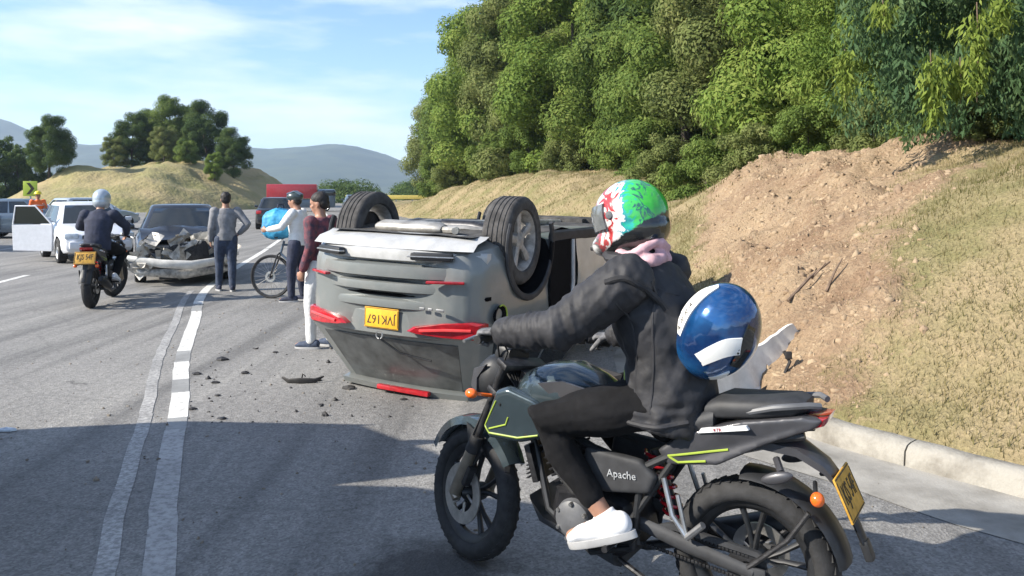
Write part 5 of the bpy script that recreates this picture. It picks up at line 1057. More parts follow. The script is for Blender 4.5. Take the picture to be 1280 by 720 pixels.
def figure(label, loc, yaw, J, top=None, top_sleeve=1., low=None, low_len=1., shoe='navy_cloth', hair='hair', voxel=.011, skin='skin', group=None, puff=1., hem=None, face=True, headdir=None, disp=.006, cuff=None, glove=None, curl=.5, fingers=None):
    V = {k: Vector(v) for k, v in J.items()}
    hd = headdir or (1, 0, -.05)
    mb = MB(); R2 = (0, 1, 0)
    mb.tube([V['pelvis']+Vector((0, 0, -.06)), V['pelvis']+Vector((0, 0, .04)), V['waist'], V['chest'], V['chest'].lerp(V['neck'], .62), V['neck']], [(.13, .095), (.155, .11), (.135, .095), (.165, .115), (.14, .085), (.058, .058)], 16, ref=R2, round_ends=True)
    mb.tube([V['chest'].lerp(V['neck'], .8), V['neck'], V['head']+Vector((-.01, 0, -.05))], [.06, .056, .058], 12)
    hc, hr = head_shape(mb, V['head'], hd)
    for s, q in (('L', 1), ('R', -1)):
        limb(mb, V['sh'+s], V['el'+s], V['wr'+s], [.052, .048, .038, .037, .026]); mb.ell(V['sh'+s], (.06, .06, .06))
        f = (fingers or {}).get(s); dr = (V['wr'+s]-V['el'+s]).normalized()
        if not glove: hand(mb, V['wr'+s], f[0] if f else dr, f[1] if f else Vector((.2, -q, 0)), f[2] if f else -q, 1., f[3] if f else curl, .0105)
        limb(mb, V['hip'+s], V['kn'+s], V['an'+s], [.085, .076, .054, .055, .036])
        mb.tube([V['an'+s]+(V['an'+s]-V['to'+s]).normalized()*.035+Vector((0, 0, -.04)), V['an'+s].lerp(V['to'+s], .5)+Vector((0, 0, -.02)), V['to'+s]], [.036, .04, .026], 10, round_ends=True)
    o = fuse(mb, 'person', skin, None, voxel, 3); o.location = loc; o.rotation_euler = (0, 0, yaw); tag(o, label, 'person', group)
    if face: eyes(o, hc, hr)
    d_ = (disp, 9, (1, 1, .8))
    if top:
        mb = MB(); k = puff; hz = V['pelvis'] if hem is None else Vector(hem)
        mb.tube([hz+Vector((0, 0, -.06)), V['pelvis']+Vector((0, 0, .06)), V['waist'], V['chest'], V['chest'].lerp(V['neck'], .6), V['neck']+Vector((0, 0, -.015))], [(.172*k, .135*k), (.172*k, .13*k), (.158*k, .122*k), (.185*k, .138*k), (.158*k, .108*k), (.082, .08)], 20, ref=R2)
        for s in 'LR':
            e = V['el'+s].lerp(V['wr'+s], .9) if top_sleeve >= 1 else V['sh'+s].lerp(V['el'+s], .8)
            if top_sleeve >= 1: limb(mb, V['sh'+s], V['el'+s], e, [.076*k, .068*k, .060*k, .056*k, .046*k])
            else: mb.tube([V['sh'+s], V['sh'+s].lerp(e, .5), e], [.074, .07, .066], 12, round_ends=True)
            mb.ell(V['sh'+s], (.078*k, .078*k, .074*k))
        fuse(mb, 'jacket' if top_sleeve >= 1 else 'shirt', top, o, voxel, 3, d_)
    if low:
        mb = MB(); mb.tube([V['pelvis']+Vector((0, 0, -.10)), V['pelvis'], V['pelvis']+Vector((0, 0, .10))], [(.14, .11), (.168, .125), (.155, .115)], 18, ref=R2, round_ends=True)
        for s in 'LR': limb(mb, V['hip'+s], V['kn'+s], V['kn'+s].lerp(V['an'+s], .97*low_len), [.112, .100, .076, .069, .055 if low_len > .9 else .05])
        fuse(mb, 'trousers', low, o, voxel, 3, d_)
    for s in 'LR':
        a, t = V['an'+s], V['to'+s]; f = (t-a); f.normalize(); mb = MB(); up = Vector((0, 0, 1)); up = (up-f*up.dot(f)).normalized(); h = a-up*.055-f*.05; tt = t-up*.005
        mb.tube([h-f*.005+up*.012, h+f*.05+up*.015, h.lerp(tt, .55)+up*.008, tt-f*.04, tt], [(.036, .048), (.040, .05), (.044, .040), (.045, .030), (.034, .024)], 16, ref=f.cross(up), round_ends=True)
        mb.tube([a-up*.03, a+up*.025], [(.044, .05), (.044, .048)], 14, ref=f.cross(up)); so = fuse(mb, 'shoe', shoe, o, min(voxel, .009), 2)
        mb = MB(); rings = []; f2 = (tt-h).normalized(); s2 = f2.cross(up).normalized(); u2 = s2.cross(f2); L2 = (tt-h).length+.075
        for q_, k_ in ((-.050, .94), (-.044, 1.), (-.022, 1.)): rings.append([h+f2*(L2*.5*(1-cos(g))-.045)+u2*(q_+.010*(.5-.5*cos(g)))+s2*(.047*k_*sin(g)*(1-.15*cos(g))) for g in np.linspace(0, 2*pi, 26, endpoint=False)])
        mb.loft(rings); mb.build('sole', 'shoe_sole', so)
    if hair:
        mb = MB(); mb.ell(hc+hr @ Vector((-.022, 0, .042)), (.100, .088, .090), 18, 12, hr); mb.ell(hc+hr @ Vector((-.055, 0, -.01)), (.06, .078, .07), 16, 10, hr); fuse(mb, 'hair', hair, o, .010, 2, (.006, 30, (1, 1, 1)))
    return o, V, hc, hr
def standing(armL='down', armR='down', stride=.0):
    J = dict(pelvis=(0, 0, .93), waist=(0, 0, 1.07), chest=(.01, 0, 1.25), neck=(.0, 0, 1.44), head=(.025, 0, 1.575))
    for s, q, a in (('L', 1, armL), ('R', -1, armR)):
        J['sh'+s] = (0, q*.185, 1.375); st = q*stride
        if a == 'down': J['el'+s] = (-.03, q*.235, 1.10); J['wr'+s] = (.06, q*.24, .86)
        elif a == 'fwd': J['el'+s] = (.16, q*.24, 1.16); J['wr'+s] = (.40, q*.20, 1.12)
        elif a == 'reach': J['el'+s] = (.22, q*.22, 1.20); J['wr'+s] = (.44, q*.17, 1.02)
        elif a == 'phone': J['el'+s] = (.06, q*.25, 1.12); J['wr'+s] = (.24, q*.14, 1.24)
        elif a == 'hip': J['el'+s] = (-.10, q*.36, 1.14); J['wr'+s] = (.03, q*.22, .98)
        J['hip'+s] = (0, q*.085, .90); J['kn'+s] = (.03+st*.6, q*.10, .50); J['an'+s] = (st, q*.105, .085); J['to'+s] = (st+.17, q*.125, .035)
    return J
# ---- the rider in the foreground
gL = STEER @ Vector((.912, .335, 1.048)); gR = STEER @ Vector((.912, -.335, 1.048))
wL = gL+Vector((-.085, -.0, .035)); wR = gR+Vector((-.085, 0, .035))
def rider_joints(wL, wR):
    return dict(pelvis=(.335, 0, .915), waist=(.345, 0, 1.06), chest=(.41, 0, 1.24), neck=(.485, 0, 1.425), head=(.515, 0, 1.575), shL=(.43, .195, 1.355), shR=(.43, -.195, 1.355),
         elL=(.665, .335, 1.165), elR=(.60, -.345, 1.17), wrL=wL, wrR=wR, hipL=(.37, .10, .875), hipR=(.37, -.10, .875), knL=(.80, .235, .765), knR=(.80, -.235, .765), anL=(.52, .205, .425), anR=(.52, -.205, .425), toL=(.665, .215, .325), toR=(.665, -.215, .325))
JR = rider_joints(wL, wR)
rider, RV, hc, hr = figure('motorcyclist in a black jacket and green graphic helmet riding left in the foreground', MOTO_LOC, MOTO_YAW, JR, top=None, low='trousers', low_len=.80, shoe='shoe_white', hair=None, voxel=.0075, glove=True, headdir=(1, 0, -.12), disp=.010)
mb = MB(); R2 = (0, 1, 0)
mb.tube([(.36, 0, .80), (.335, 0, .93), (.345, 0, 1.07), (.40, 0, 1.22), (.44, 0, 1.34), (.475, 0, 1.415), (.49, 0, 1.455)], [(.215, .20), (.20, .175), (.185, .16), (.215, .165), (.175, .125), (.10, .095), (.09, .085)], 24, ref=R2)
for s in 'LR':
    limb(mb, RV['sh'+s], RV['el'+s], RV['el'+s].lerp(RV['wr'+s], .93), [.096, .088, .076, .068, .05], 16); mb.ell(RV['sh'+s]+Vector((.005, 0, .0)), (.098, .095, .09))
jk = fuse(mb, 'jacket', 'jacket', rider, .0075, 3)
me = jk.data; nv = len(me.vertices); co = np.empty(nv*3); me.vertices.foreach_get('co', co); co = co.reshape(-1, 3); no = np.empty(nv*3); me.vertices.foreach_get('normal', no); no = no.reshape(-1, 3)
sh = np.array(RV['shL']); ax = np.array((RV['wrL']-RV['shL']).normalized())
def ridge_n(v): return 1-2*abs(mnoise.noise(v))
def fold(p):                                                              # sleeve rings, gathered waist and loose diagonal drags
    v = Vector(p); left = p[1] > 0; o_ = RV['shL'] if left else RV['shR']; e_ = RV['wrL'] if left else RV['wrR']; ax_ = (e_-o_).normalized(); w = v-o_; al = w.dot(ax_); side_ = w-ax_*al
    sl = min(1, max(0, (al-.05)/.10))*min(1, max(0, (p[0]-.47)/.08)); ang = math.atan2(side_.z, side_.y)
    n1 = mnoise.noise(v*4.)
    ring = .62*ridge_n(Vector((al*17+n1*1.1, ang*.55, 3.)))+.38*ridge_n(Vector((al*33+ang*.8, ang*.9, 8.)))
    d1 = p[0]*.86+p[2]*.5; d2 = -p[0]*.5+p[2]*.86; d3 = p[0]*.9-p[2]*.42
    body = .55*ridge_n(Vector((d1*13+n1*.9, p[1]*3, d2*2.6)))+.35*ridge_n(Vector((d3*19+n1, p[1]*4, p[2]*4)))
    hem_ = ridge_n(Vector((p[0]*6, p[1]*6, p[2]*30+n1*2)))*max(0, 1-abs(p[2]-.86)/.10)
    return .016*sl*ring+(1-sl)*.019*body+.006*hem_+.0035*mnoise.noise(v*30.)
dsp = np.array([fold(p) for p in co]); co = co+no*dsp[:, None]; me.vertices.foreach_set('co', co.ravel()); me.update()
mb = MB(); c = []; 
for k in range(20): a = 2*pi*k/20; c.append((.485+.105*cos(a), .105*sin(a), 1.425+.02*cos(a)+.006*sin(5*a)))
mb.tube(c, [(.028, .034)]*20, 8, closed=True); mb.build('collar', 'jacket', jk)
from mathutils.bvhtree import BVHTree
bv = BVHTree.FromPolygons([v.co.copy() for v in me.vertices], [list(p.vertices) for p in me.polygons])
def on_jacket(pts, off=-.0035, n=6):                                        # points (x, z) dropped on to the jacket's left side
    o_ = []
    for p in smooth_line([(a, 0, b_) for a, b_ in pts], n):
        h_ = bv.ray_cast(Vector((p.x, .8, p.z)), Vector((0, -1, 0)))
        if h_[0] and (not o_ or abs(h_[0].y-o_[-1].y) < .05): o_.append(h_[0]+h_[1]*off)
    return o_
for nm_, mt_, pts, r_ in (('pocket_piping', 'lime', [(.49, .985), (.515, .955), (.515, .91), (.49, .875), (.465, .90), (.468, .955), (.49, .985)], .006), ('strap', 'scarf_black', [(.47, 1.36), (.40, 1.375), (.34, 1.33), (.285, 1.25)], .013), ('pocket', 'dark_inside', [(.492, .97), (.50, .93), (.49, .895)], .011),
        ('seam', 'jacket', [(.33, 1.36), (.325, 1.2), (.325, 1.02), (.335, .86)], .007), ('seam', 'jacket', [(.43, 1.28), (.40, 1.15), (.40, 1.0), (.41, .86)], .006), ('hem', 'jacket', [(.20, .835), (.30, .815), (.42, .815), (.53, .835)], .012), ('seam', 'jacket', [(.27, 1.30), (.36, 1.335), (.47, 1.30)], .006)):
    q_ = on_jacket(pts)
    if len(q_) > 3: mb = MB(); mb.tube(q_, r_, 8); mb.build(nm_, mt_, jk)
for s, q, g, w in (('L', 1, gL, wL), ('R', -1, gR, wR)):
    mb = MB(); d = (g+Vector((.012, 0, .030))-w).normalized(); bar = ((STEER.to_3x3() @ Vector((-.035*1, q*.11, -.013)))).normalized()
    hand(mb, w, d, Vector((.35, 0, -1)), -q if 0 else q*-1, 1.08, 1.0, .0098); mb.tube([w-(w-RV['el'+s]).normalized()*.07, w, w+d*.02], [.043, .037, .033], 14)
    fuse(mb, 'glove', 'glove', rider, .0045, 2)
mb = MB(); c = []
for k in range(22): a = 2*pi*k/22; c.append((.475+.085*cos(a)-.02, .10*sin(a), 1.462-.025*cos(a)+.014*sin(3*a)))
mb.tube(c, [(.020, .026)]*22, 10, closed=True); c2 = [(.375, -.05, 1.43), (.365, .03, 1.437), (.375, .09, 1.43), (.41, .12, 1.418)]; mb.tube(c2, [.024, .030, .028, .02], 10, round_ends=True); fuse(mb, 'pink_scarf', 'pink', rider, .008, 3, (.007, 22, (1, 1, 1)))
mb = MB(); mb.tube([(.50, 0, 1.42), (.515, 0, 1.50), (.53, 0, 1.56)], [(.085, .085), (.095, .105), (.10, .12)], 18, ref=R2, round_ends=True); fuse(mb, 'neck_gaiter', 'scarf_black', rider, .008, 2, (.006, 25, (1, 1, .6)))
# helmet with a swirl of green, cyan, red and white
m = bpy.data.materials.new('helmet_graphic'); m.use_nodes = True; nt = m.node_tree; b = nt.nodes['Principled BSDF']; b.inputs['Roughness'].default_value = .22; b.inputs['Coat Weight'].default_value = .7; b.inputs['Coat Roughness'].default_value = .08
t = N(nt, 'ShaderNodeTexCoord'); nz = N(nt, 'ShaderNodeTexNoise', Scale=13., Detail=3.5, Distortion=2.2); nt.links.new(t.outputs['Object'], nz.inputs['Vector'])
wx_ = mix(nt, t.outputs['Object'], nz.outputs['Color'], .16); sx = N(nt, 'ShaderNodeSeparateXYZ'); nt.links.new(wx_, sx.inputs[0])
rr = N(nt, 'ShaderNodeMapRange'); rr.inputs['From Min'].default_value = -.085; rr.inputs['From Max'].default_value = .225; nt.links.new(sx.outputs['X'], rr.inputs['Value'])
cr = N(nt, 'ShaderNodeValToRGB'); cr.color_ramp.interpolation = 'LINEAR'; el = cr.color_ramp.elements; el[0].position = 0; el[0].color = (.03, .34, .03, 1); el[1].position = 1; el[1].color = (.5, .5, .48, 1)
for p_, c_ in ((.24, (.04, .42, .04)), (.30, (.015, .06, .10)), (.34, (.05, .46, .08)), (.42, (.03, .40, .10)), (.45, (.02, .36, .30)), (.50, (.02, .20, .26)), (.53, (.68, .70, .68)), (.60, (.62, .58, .56)), (.63, (.45, .03, .03)), (.71, (.30, .03, .03)), (.74, (.64, .63, .60)), (.80, (.50, .50, .48)), (.83, (.40, .04, .04)), (.90, (.10, .09, .09))):
    k = el.new(p_); k.color = (*c_, 1)
nt.links.new(rr.outputs[0], cr.inputs[0])
s2 = N(nt, 'ShaderNodeSeparateXYZ'); nt.links.new(t.outputs['Object'], s2.inputs[0]); mz = N(nt, 'ShaderNodeMath', operation='MULTIPLY_ADD'); mz.inputs[1].default_value = .42; nt.links.new(s2.outputs['X'], mz.inputs[0]); nt.links.new(s2.outputs['Z'], mz.inputs[2])
ms = N(nt, 'ShaderNodeMath', operation='MULTIPLY_ADD'); ms.inputs[1].default_value = .05; nt.links.new(nz.outputs['Fac'], ms.inputs[0]); nt.links.new(mz.outputs[0], ms.inputs[2])
ms2 = N(nt, 'ShaderNodeMath', operation='ADD'); ms2.inputs[1].default_value = .062; nt.links.new(ms.outputs[0], ms2.inputs[0])
col = mix(nt, (.016, .017, .018), cr.outputs[0], ramp(nt, ms.outputs[0], .0, .006) if 0 else ramp(nt, ms2.outputs[0], .0, .006)); 
nt.links.new(col, b.inputs['Base Color']); M['helmet_graphic'] = m
def helmet(mb, chin=1.):
    mb.ell((0, 0, 0), (.158, .130, .148), 28, 18); mb.ell((-.02, 0, -.06), (.134, .124, .105), 22, 14)
    mb.ell((.055, 0, -.088), (.118, .108, .070), 22, 14); mb.ell((.12, 0, -.10), (.072, .072, .052), 18, 12)
mb = MB(); helmet(mb); hel = fuse(mb, 'helmet', 'helmet_graphic', rider, .006, 6); hel.location = (.505, 0, 1.605); hel.rotation_euler = (R(4), R(13), R(6))
mb = MB(); rings = []
for z, k in ((-.045, .985), (-.025, 1.0), (.0, 1.012), (.03, 1.008), (.058, .95)): rings.append([Vector((.166*k*cos(a), .136*k*sin(a), z)) for a in np.linspace(R(-62), R(62), 17)]+[Vector((.150*k*cos(a), .122*k*sin(a), z)) for a in np.linspace(R(62), R(-62), 17)])
mb.loft(rings)
M['visor'] = MAT('visor', (.18, .19, .19), .1, var=.2, coat=1., trans=.25); mb.build('visor', 'visor', hel)
mb = MB(); mb.lathe([(.001, .131), (.014, .130), (.017, .122)], c=(.05, 0, .005), n=18); mb.build('visor_pivot', 'grey_plastic', hel)
mb = MB(); mb.box((.186, 0, -.102), (.02, .06, .022), .006); mb.build('chin_vent', 'black_plastic', hel)
# the second helmet, carried on the rider's back
bh = thing('spare_helmet', 'shiny blue helmet with white bands slung behind the motorcyclist back', 'helmet', (0, 0, 0), 0)
bh.scale = (1, 1, 1); bh.matrix_world = Matrix.Translation(MOTO_LOC) @ Matrix.Rotation(MOTO_YAW, 4, 'Z') @ Matrix.Translation((.118, .06, 1.175)) @ Matrix.Rotation(R(-26), 4, 'Y')
M['helmet_blue'] = MAT('helmet_blue', (.007, .030, .11), .13, .35, col2=(.012, .10, .28), scale=4, coat=1., lo=.4, hi=.62)
RX, RY, RZ = .152, .138, .190
mb = MB(); mb.ell((0, 0, 0), (RX, RY, RZ), 32, 22); mb.ell((.01, 0, -.05), (RX*.93, RY*.97, RZ*.8), 28, 18); shl = fuse(mb, 'shell', 'helmet_blue', bh, .006, 5)
def patch(lo_, hi_, name, mat, off, n=18, m_=6, parent=None):             # strip between two curves (x, z as shares of the half axes) laid on the near side
    mb = MB(); rings = []
    for i in range(n):
        u = i/(n-1); a = lo_(u); b_ = hi_(u); fr_ = []; bk = []
        for j in range(m_):
            v = j/(m_-1); x = a[0]+(b_[0]-a[0])*v; z = a[1]+(b_[1]-a[1])*v; y = math.sqrt(max(.0, 1-x*x-z*z)); p = Vector((x*RX, y*RY, z*RZ)); nn = Vector((x/RX, y/RY, z/RZ)).normalized(); fr_.append(p+nn*(off+.002)); bk.append(p+nn*(off-.006))
        rings.append(fr_+bk[::-1])
    mb.loft(rings); return mb.build(name, mat, parent or bh, angle=60)
C_ = lambda pts: (lambda u: (float(np.interp(u*(len(pts)-1), range(len(pts)), [p[0] for p in pts])), float(np.interp(u*(len(pts)-1), range(len(pts)), [p[1] for p in pts]))))
def SM(pts): q = [(p.x, p.y) for p in smooth_line([(a, b_, 0) for a, b_ in pts], 5)]; return C_(q)
wb_ = patch(SM([(.42, .86), (.72, .60), (.88, .2), (.86, -.2), (.62, -.66)]), SM([(.36, .84), (.50, .58), (.60, .2), (.60, -.2), (.55, -.66)]), 'white_band', 'white_paint', .004)
patch(SM([(.60, -.60), (.36, -.62), (.08, -.46), (-.16, -.16), (-.42, .12), (-.70, .26)]), SM([(.44, -.80), (.22, -.82), (-.08, -.70), (-.34, -.44), (-.58, -.20), (-.80, -.06)]), 'white_swoosh', 'white_paint', .0042)
patch(SM([(-.66, .52), (-.74, .1), (-.72, -.34)]), SM([(-.80, .48), (-.93, .1), (-.88, -.36)]), 'dark_visor', 'glass', .004)
patch(SM([(.5, -.80), (.1, -.88), (-.4, -.78), (-.75, -.5)]), SM([(.40, -.90), (.06, -.97), (-.36, -.90), (-.70, -.64)]), 'lower_rim', 'white_paint', .004)
for k, ch in enumerate('AXXA'):
    x, z = .735-.02*abs(k-1.5), .30-.17*k; y = math.sqrt(1-x*x-z*z); nn = Vector((x/RX, y/RY, z/RZ)).normalized(); p = Vector((x*RX, y*RY, z*RZ))+nn*.0068
    text('band_lettering', ch, .030, 'plate_ink', wb_, frame(p, Vector((0, 0, 1)).cross(nn)*.35+Vector((0, 0, 1))-nn*nn.z, nn.cross(Vector((0, 0, 1)))))
mb = MB(); mb.tube([(.05, .09, -.17), (.02, .03, -.20), (-.02, -.03, -.20), (-.03, -.09, -.17)], [(.011, .003)]*4, 8); mb.build('chin_strap', 'scarf_black', bh)
# ---- people standing by the crash
J = standing('down', 'hip', .05)
man, V, hc, hr = figure('man in white trousers and dark patterned jacket standing beside the overturned car', (-2.09, 8.75, 0), R(158), J, 'pattern_cloth', 1., 'white_cloth', 1., 'denim', 'hair', .012, headdir=(.9, .25, -.2))
J = standing('fwd', 'down', .05); J['head'] = (.05, 0, 1.56)
cy, V, hc, hr = figure('cyclist in a white top and dark helmet holding the bicycle', (-3.34, 12.45, 0), R(172), J, 'white_cloth', 1., 'navy_cloth', 1., 'navy_cloth', 'hair', .013, headdir=(1, 0, -.25))
mb = MB(); mb.ell(hc+Vector((-.01, 0, .065)), (.135, .10, .085), 20, 12); ch = mb.build('helmet', 'helmet_dark', cy)
mb = MB()
for q in (-.05, 0, .05): mb.tube([hc+Vector((-.12, q, .10)), hc+Vector((-.02, q*1.1, .152)), hc+Vector((.10, q, .11))], .012, 6)
mb.build('helmet_rib', 'car_blue', ch)
J = standing('down', 'hip', .09)
pd, V, hc, hr = figure('pedestrian in dark jeans and grey top standing on the white line', (-4.92, 13.75, 0), R(112), J, 'grey_cloth', 1., 'denim', 1., 'navy_cloth', 'hair', .013)
J = standing('phone', 'down', .04)
wk, V, hc, hr = figure('worker in an orange vest and yellow hard hat beyond the white hatchback', (-16.6, 28.0, 0), R(-40), J, 'hi_vis', .5, 'navy_cloth', 1., 'navy_cloth', None, .016)
mb = MB(); mb.lathe([(.001, .115), (.06, .105), (.105, .06), (.118, .01), (.155, .0), (.15, -.008), (.11, -.004)], c=hc+Vector((-.005, 0, .055)), axis='Z', n=22); mb.build('hard_hat', 'safety_yellow', wk)
for k in range(2): mb = MB(); mb.tube([(.015+.15*cos(a), .182*sin(a), 1.08+.16*k) for a in np.linspace(0, 2*pi, 20, endpoint=False)], (.012, .022), 6, closed=True); mb.build('reflective_band', 'white_print', wk)
# ---- the bicycle with a big blue bag over its bars
bi = thing('bicycle', 'bicycle with a thin dark wheel standing broadside, held by the cyclist', 'bicycle', (-2.80, 12.62, 0), R(171))
for x in (0., 1.06):
    mb = MB(); mb.lathe([(.318, -.012), (.322, -.022), (.338, -.024), (.348, -.012), (.350, 0), (.348, .012), (.338, .024), (.322, .022), (.318, .012), (.318, -.012)], c=(x, 0, .35), n=48); w = mb.build('wheel', 'rubber', bi)
    mb = MB(); mb.lathe([(.300, -.010), (.320, -.012), (.320, .012), (.300, .010), (.300, -.010)], c=(x, 0, .35), n=48); mb.lathe([(.01, -.05), (.022, -.04), (.022, .04), (.01, .05)], c=(x, 0, .35), n=16); mb.build('rim', 'dark_metal', w)
    mb = MB()
    for k in range(24): a = 2*pi*k/24; mb.tube([(x+.02*cos(a+.5*(-1)**k), .03*(-1)**(k//2), .35+.02*sin(a+.5*(-1)**k)), (x+.305*cos(a), 0, .35+.305*sin(a))], .0022, 4)
    mb.build('spokes', 'steel', w)
    mb = MB(); mb.lathe([(.05, .032), (.085, .032), (.085, .036), (.05, .036), (.05, .032)], c=(x, 0, .35), n=24); mb.build('brake_disc', 'steel', w)
mb = MB(); A_ = Vector((0, 0, .35)); BB = Vector((.43, 0, .30)); ST = Vector((.27, 0, .82)); HT = Vector((.86, 0, .86)); HB = Vector((.90, 0, .72)); F_ = Vector((1.06, 0, .35))
mb.tube([BB, ST, ST+Vector((-.03, 0, .10))], .016, 8); mb.tube([ST, HT], .017, 8); mb.tube([BB, HB], .020, 8); mb.tube([HB, HT, HT+Vector((-.02, 0, .06))], .019, 8)
for sg in (1, -1): mb.tube([A_+Vector((0, sg*.06, 0)), BB+Vector((0, sg*.03, 0))], .010, 8); mb.tube([A_+Vector((0, sg*.06, 0)), ST+Vector((0, sg*.02, -.05))], .009, 8)
mb.build('frame', 'car_blue', bi)
mb = MB()
for sg in (1, -1): mb.tube([F_+Vector((0, sg*.055, 0)), HB+Vector((.03, sg*.055, -.02)), HB+Vector((0, 0, .02))], .013, 8)
mb.build('fork', 'dark_metal', bi)
mb = MB(); mb.tube([(.84, .33, .99), (.86, .15, .98), (.88, 0, .95), (.86, -.15, .98), (.84, -.33, .99)], .012, 8); mb.build('handlebar', 'black_plastic', bi)
mb = MB(); loft_sections(mb, [(.10, 0, .945, .07, .02), (.2, 0, .95, .065, .022), (.34, 0, .95, .02, .016)], 12); mb.build('saddle', 'seat', bi)
mb = MB(); mb.lathe([(.03, .06), (.085, .06), (.088, .064), (.03, .066)], c=BB, n=24)
for sg, a in ((1, .6), (-1, .6+pi)): e = BB+Vector((.165*cos(a), sg*.08, .165*sin(a))); mb.tube([BB+Vector((0, sg*.075, 0)), e], .010, 6); mb.box(e+Vector((0, sg*.05, 0)), (.09, .08, .02), .006)
mb.build('crankset', 'dark_metal', bi)
bb = thing('blue_bag', 'bulky bright blue bag resting on the bicycle handlebar', 'bag', (-3.68, 12.72, 1.0), R(171))
mb = MB(); loft_sections(mb, [(-.24, 0, .18, .16, .12), (-.20, 0, .19, .22, .20), (0, 0, .20, .25, .25), (.18, 0, .18, .23, .22), (.24, 0, .17, .16, .14)], 20, 3.6); fuse(mb, 'bag_body', 'blue_bag', bb, .015, 3, (.02, 7, (1, 1, 1)))
mb = MB(); mb.tube([(.0, -.12, .42), (.0, -.08, .50), (.0, .08, .50), (.0, .12, .42)], .014, 6); mb.build('bag_handle', 'navy_cloth', bb)
mb = MB(); mb.box((.245, 0, .14), (.03, .26, .18), .012); mb.build('bag_pocket', 'navy_cloth', bb)
# ---- the motorcyclist further up the left lane, seen from behind
def copy_moto(src, label, loc, yaw):
    c = copy_tree(src); c.location = loc; c.rotation_euler = (0, 0, yaw); c['label'] = label; return c
m2 = copy_moto(moto, 'black motorcycle seen from behind with orange yellow plate in the left lane', (-6.18, 11.75, 0), R(103))
for k in m2.children:
    if k.name.startswith('licence_plate'): k.location = k.location+Vector((.02, 0, .12)); k.scale = (1.25, 1.25, 1.25)
r2, V, hc, hr = figure('motorcyclist in dark clothes with white shoes riding away in the left lane', (-6.18, 11.75, 0), R(103), JR, 'navy_cloth', 1., 'trousers', 1., 'shoe_white', None, .014, puff=1.12, hem=(.34, 0, .88), headdir=(1, 0, -.1))
mb = MB(); helmet(mb); h2 = fuse(mb, 'helmet', 'car_pale', r2, .010, 4); h2.location = (.555, 0, 1.60); h2.rotation_euler = (0, R(8), 0)
# ---- the torn bumper lying on the bank, the stick beside it
def ground_at(x, y): return float(on_bank(np.array([[x, y]]))[0])
bu = thing('detached_bumper', 'torn off cream white car bumper lying on the earth behind the rider', 'bumper', (1.52, 6.0, 0), 0)
path = [(-.05, -.05, .10), (.16, .12, .17), (.36, .26, .22), (.56, .40, .31), (.74, .50, .42), (.86, .57, .54)]
mb = MB(); rings = []
pp = smooth_line(path, 6)
for i, p in enumerate(pp):
    u = i/(len(pp)-1); t_ = (pp[min(i+1, len(pp)-1)]-pp[max(i-1, 0)]).normalized(); s_ = t_.cross(Vector((0, -1, .3))).normalized(); n_ = s_.cross(t_); w = .21*(1-.45*abs(2*u-1)**2)*(1+.10*mnoise.noise(Vector((u*5, 1, 2)))); p = p+n_*.035*mnoise.noise(Vector((u*11, 4, 2)))+s_*.02*mnoise.noise(Vector((u*9, 1, 7)))
    rings.append([p+s_*w+n_*.03, p+s_*w*.55-n_*.03, p+s_*w*.45-n_*.055, p+s_*w*.05-n_*.06, p-s_*w*.08-n_*.03, p-s_*w*.6-n_*.035, p-s_*w+n_*.02, p-s_*w*.9+n_*.035, p-s_*w*.4+n_*.0, p+s_*w*.3-n_*.03, p+s_*w*.5-n_*.01, p+s_*w*.95+n_*.04])
mb.loft(rings); mb.build('bumper_skin', 'bumper_white', bu, angle=30)
for k in (9, 19):
    p = pp[k]; t_ = (pp[k+1]-pp[k-1]).normalized(); s_ = t_.cross(Vector((0, -1, .3))).normalized(); n_ = s_.cross(t_); mb = MB(); mb.box(p-s_*.09-n_*.036, (.15, .07, .02), .008, Matrix((t_, s_, n_)).transposed()); mb.build('lamp_recess', 'dark_inside', bu)
mb = MB(); mb.prism([(.56, .24), (.80, .44), (.90, .38), (.74, .16), (.60, .14)], .30, .33, .006); mb.prism([(.78, .36), (.98, .46), (1.02, .40), (.86, .28)], .42, .445, .005); mb.build('broken_flap', 'white_paint', bu)
mb = MB(); mb.tube([(.60, .24, .46), (.64, .22, .38), (.60, .21, .30), (.66, .2, .24)], .014, 6); mb.box((.63, .22, .43), (.05, .03, .06), .008); mb.box((.65, .21, .30), (.06, .03, .04), .008); mb.build('wiring', 'debris', bu)
mb = MB(); mb.tube([(.1, -.02, .05), (.3, .12, .10), (.5, .22, .18)], [(.04, .01)]*3, 6); mb.build('grille_strip', 'black_plastic', bu)
st_ = MB(); p0 = Vector((2.45, 7.1, ground_at(2.45, 7.1)+.05)); p1 = Vector((3.0, 7.55, ground_at(3.0, 7.55)+.07)); st_.tube([p0, p0.lerp(p1, .5)+Vector((0, 0, .03)), p1], [.016, .014, .008], 7); st_.tube([p0.lerp(p1, .55), p0.lerp(p1, .7)+Vector((.05, -.06, .10))], [.008, .004], 5)
tag(st_.build('stick', 'twig'), 'bare brown stick poking out of the earth above the torn bumper', 'stick')
st_ = MB(); p0 = Vector((2.75, 7.0, ground_at(2.75, 7.0)+.03)); p1 = Vector((2.95, 7.15, ground_at(2.95, 7.15)+.10)); st_.tube([p0, p0.lerp(p1, .5)+Vector((0, 0, .02)), p1], [.012, .010, .005], 6)
tag(st_.build('stick', 'twig'), 'short stick in the grass just right of the longer stick', 'stick')
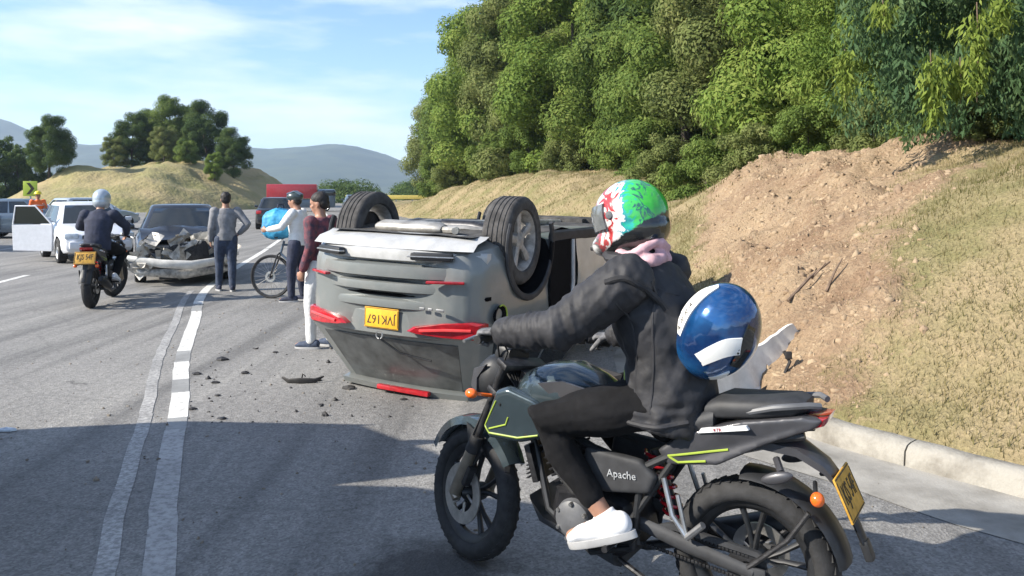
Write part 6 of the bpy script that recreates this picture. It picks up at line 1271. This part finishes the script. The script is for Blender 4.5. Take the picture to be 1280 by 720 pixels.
# ---- broken pieces on the road, each where the photograph has it
def shard(px, py, w, lab, kind=0, mat='debris', nm='debris_piece'):
    x, y = gz(px, py); s_ = w/1000*y; r_ = random.Random(px*7+py); mb = MB(); n = 9
    if kind == 0:
        rings = []
        top = [(cos(2*pi*k/n)*r_.uniform(.55, 1.1), sin(2*pi*k/n)*r_.uniform(.5, 1.)) for k in range(n)]
        for z, k_ in ((0., 1.), (.09, .95), (.22, .55), (.26, .2)): rings.append([Vector((a*k_*s_/2, b_*k_*s_*.35, z*s_*.45+s_*.07*r_.random()*(z > 0))) for a, b_ in top])
        mb.loft(rings)
    else:
        pts = [Vector((-s_/2, .05*s_, .10*s_)), Vector((-s_*.3, -.08*s_, .03*s_)), Vector((0, -.12*s_, .05*s_)), Vector((s_*.32, -.05*s_, .04*s_)), Vector((s_/2, .06*s_, .12*s_))]
        mb.tube(pts, [(s_*.03, s_*.02), (s_*.07, s_*.025), (s_*.08, s_*.03), (s_*.06, s_*.025), (s_*.02, s_*.02)], 8); mb.tube([pts[2], pts[2]+Vector((.03*s_, .05*s_, .16*s_)), pts[2]+Vector((.10*s_, .03*s_, .10*s_))], s_*.02, 6)
    o = mb.build(nm, mat, None, angle=25); o.location = (x, y, .005); tag(o, lab, 'debris', 'broken car pieces on the road'); return o
for a in ((378, 478, 52, 'long curved black trim piece lying left of the upturned car', 1), (437, 486, 22, 'small dark broken piece close to the upturned car', 0), (277, 450, 20, 'dark flake nearest the white line beside its farther break', 0), (246, 468, 14, 'dark chip lying right against the white line', 0), (269, 479, 14, 'dark chip a little right of the white line', 0),
          (306, 467, 15, 'small dark chip midway between the white line and the long trim', 0), (398, 476, 12, 'dark crumb at the right end of the long curved trim', 0), (240, 512, 14, 'dark flake beside the nearest bright block of the white line', 0), (406, 520, 10, 'small dark crumb alone on the open asphalt', 0), (344, 441, 9, 'tiny dark crumb beyond the long trim', 0), (272, 495, 9, 'tiny dark crumb just before the vehicle shadow', 0), (505, 500, 12, 'dark crumb under the tail of the upturned car', 0)):
    shard(a[0], a[1], a[2], a[3], a[4])
P = np.array([gz(px_, py_) for px_, py_ in zip(rng.uniform(236, 520, 80), 425+110*rng.uniform(0, 1, 80)**1.2)])
dc = link_mesh('debris_crumbs', clods('debris_crumbs', np.column_stack([P, np.full(len(P), .004)]), .008, .032, 'debris', .35)); dc['kind'] = 'stuff'
shard(8, 539, 24, 'pale bluish plastic scrap at the left edge of the photo', 0, 'clear_lens', 'plastic_scrap')
# ---- the air: far things fade to blue
hz = MB(); hz.box((-1000, 1400, 110), (3400, 3200, 222)); hm = bpy.data.materials.new('air'); hm.use_nodes = True; nt = hm.node_tree; nt.nodes.clear(); ho = N(nt, 'ShaderNodeOutputMaterial'); pv = N(nt, 'ShaderNodeVolumePrincipled', Density=.00026, Anisotropy=.2); pv.inputs['Color'].default_value = (.62, .78, 1.0, 1)
nt.links.new(pv.outputs[0], ho.inputs['Volume']); M['air'] = hm; hzo = hz.build('haze', 'air', smooth=False); hzo['kind'] = 'stuff'
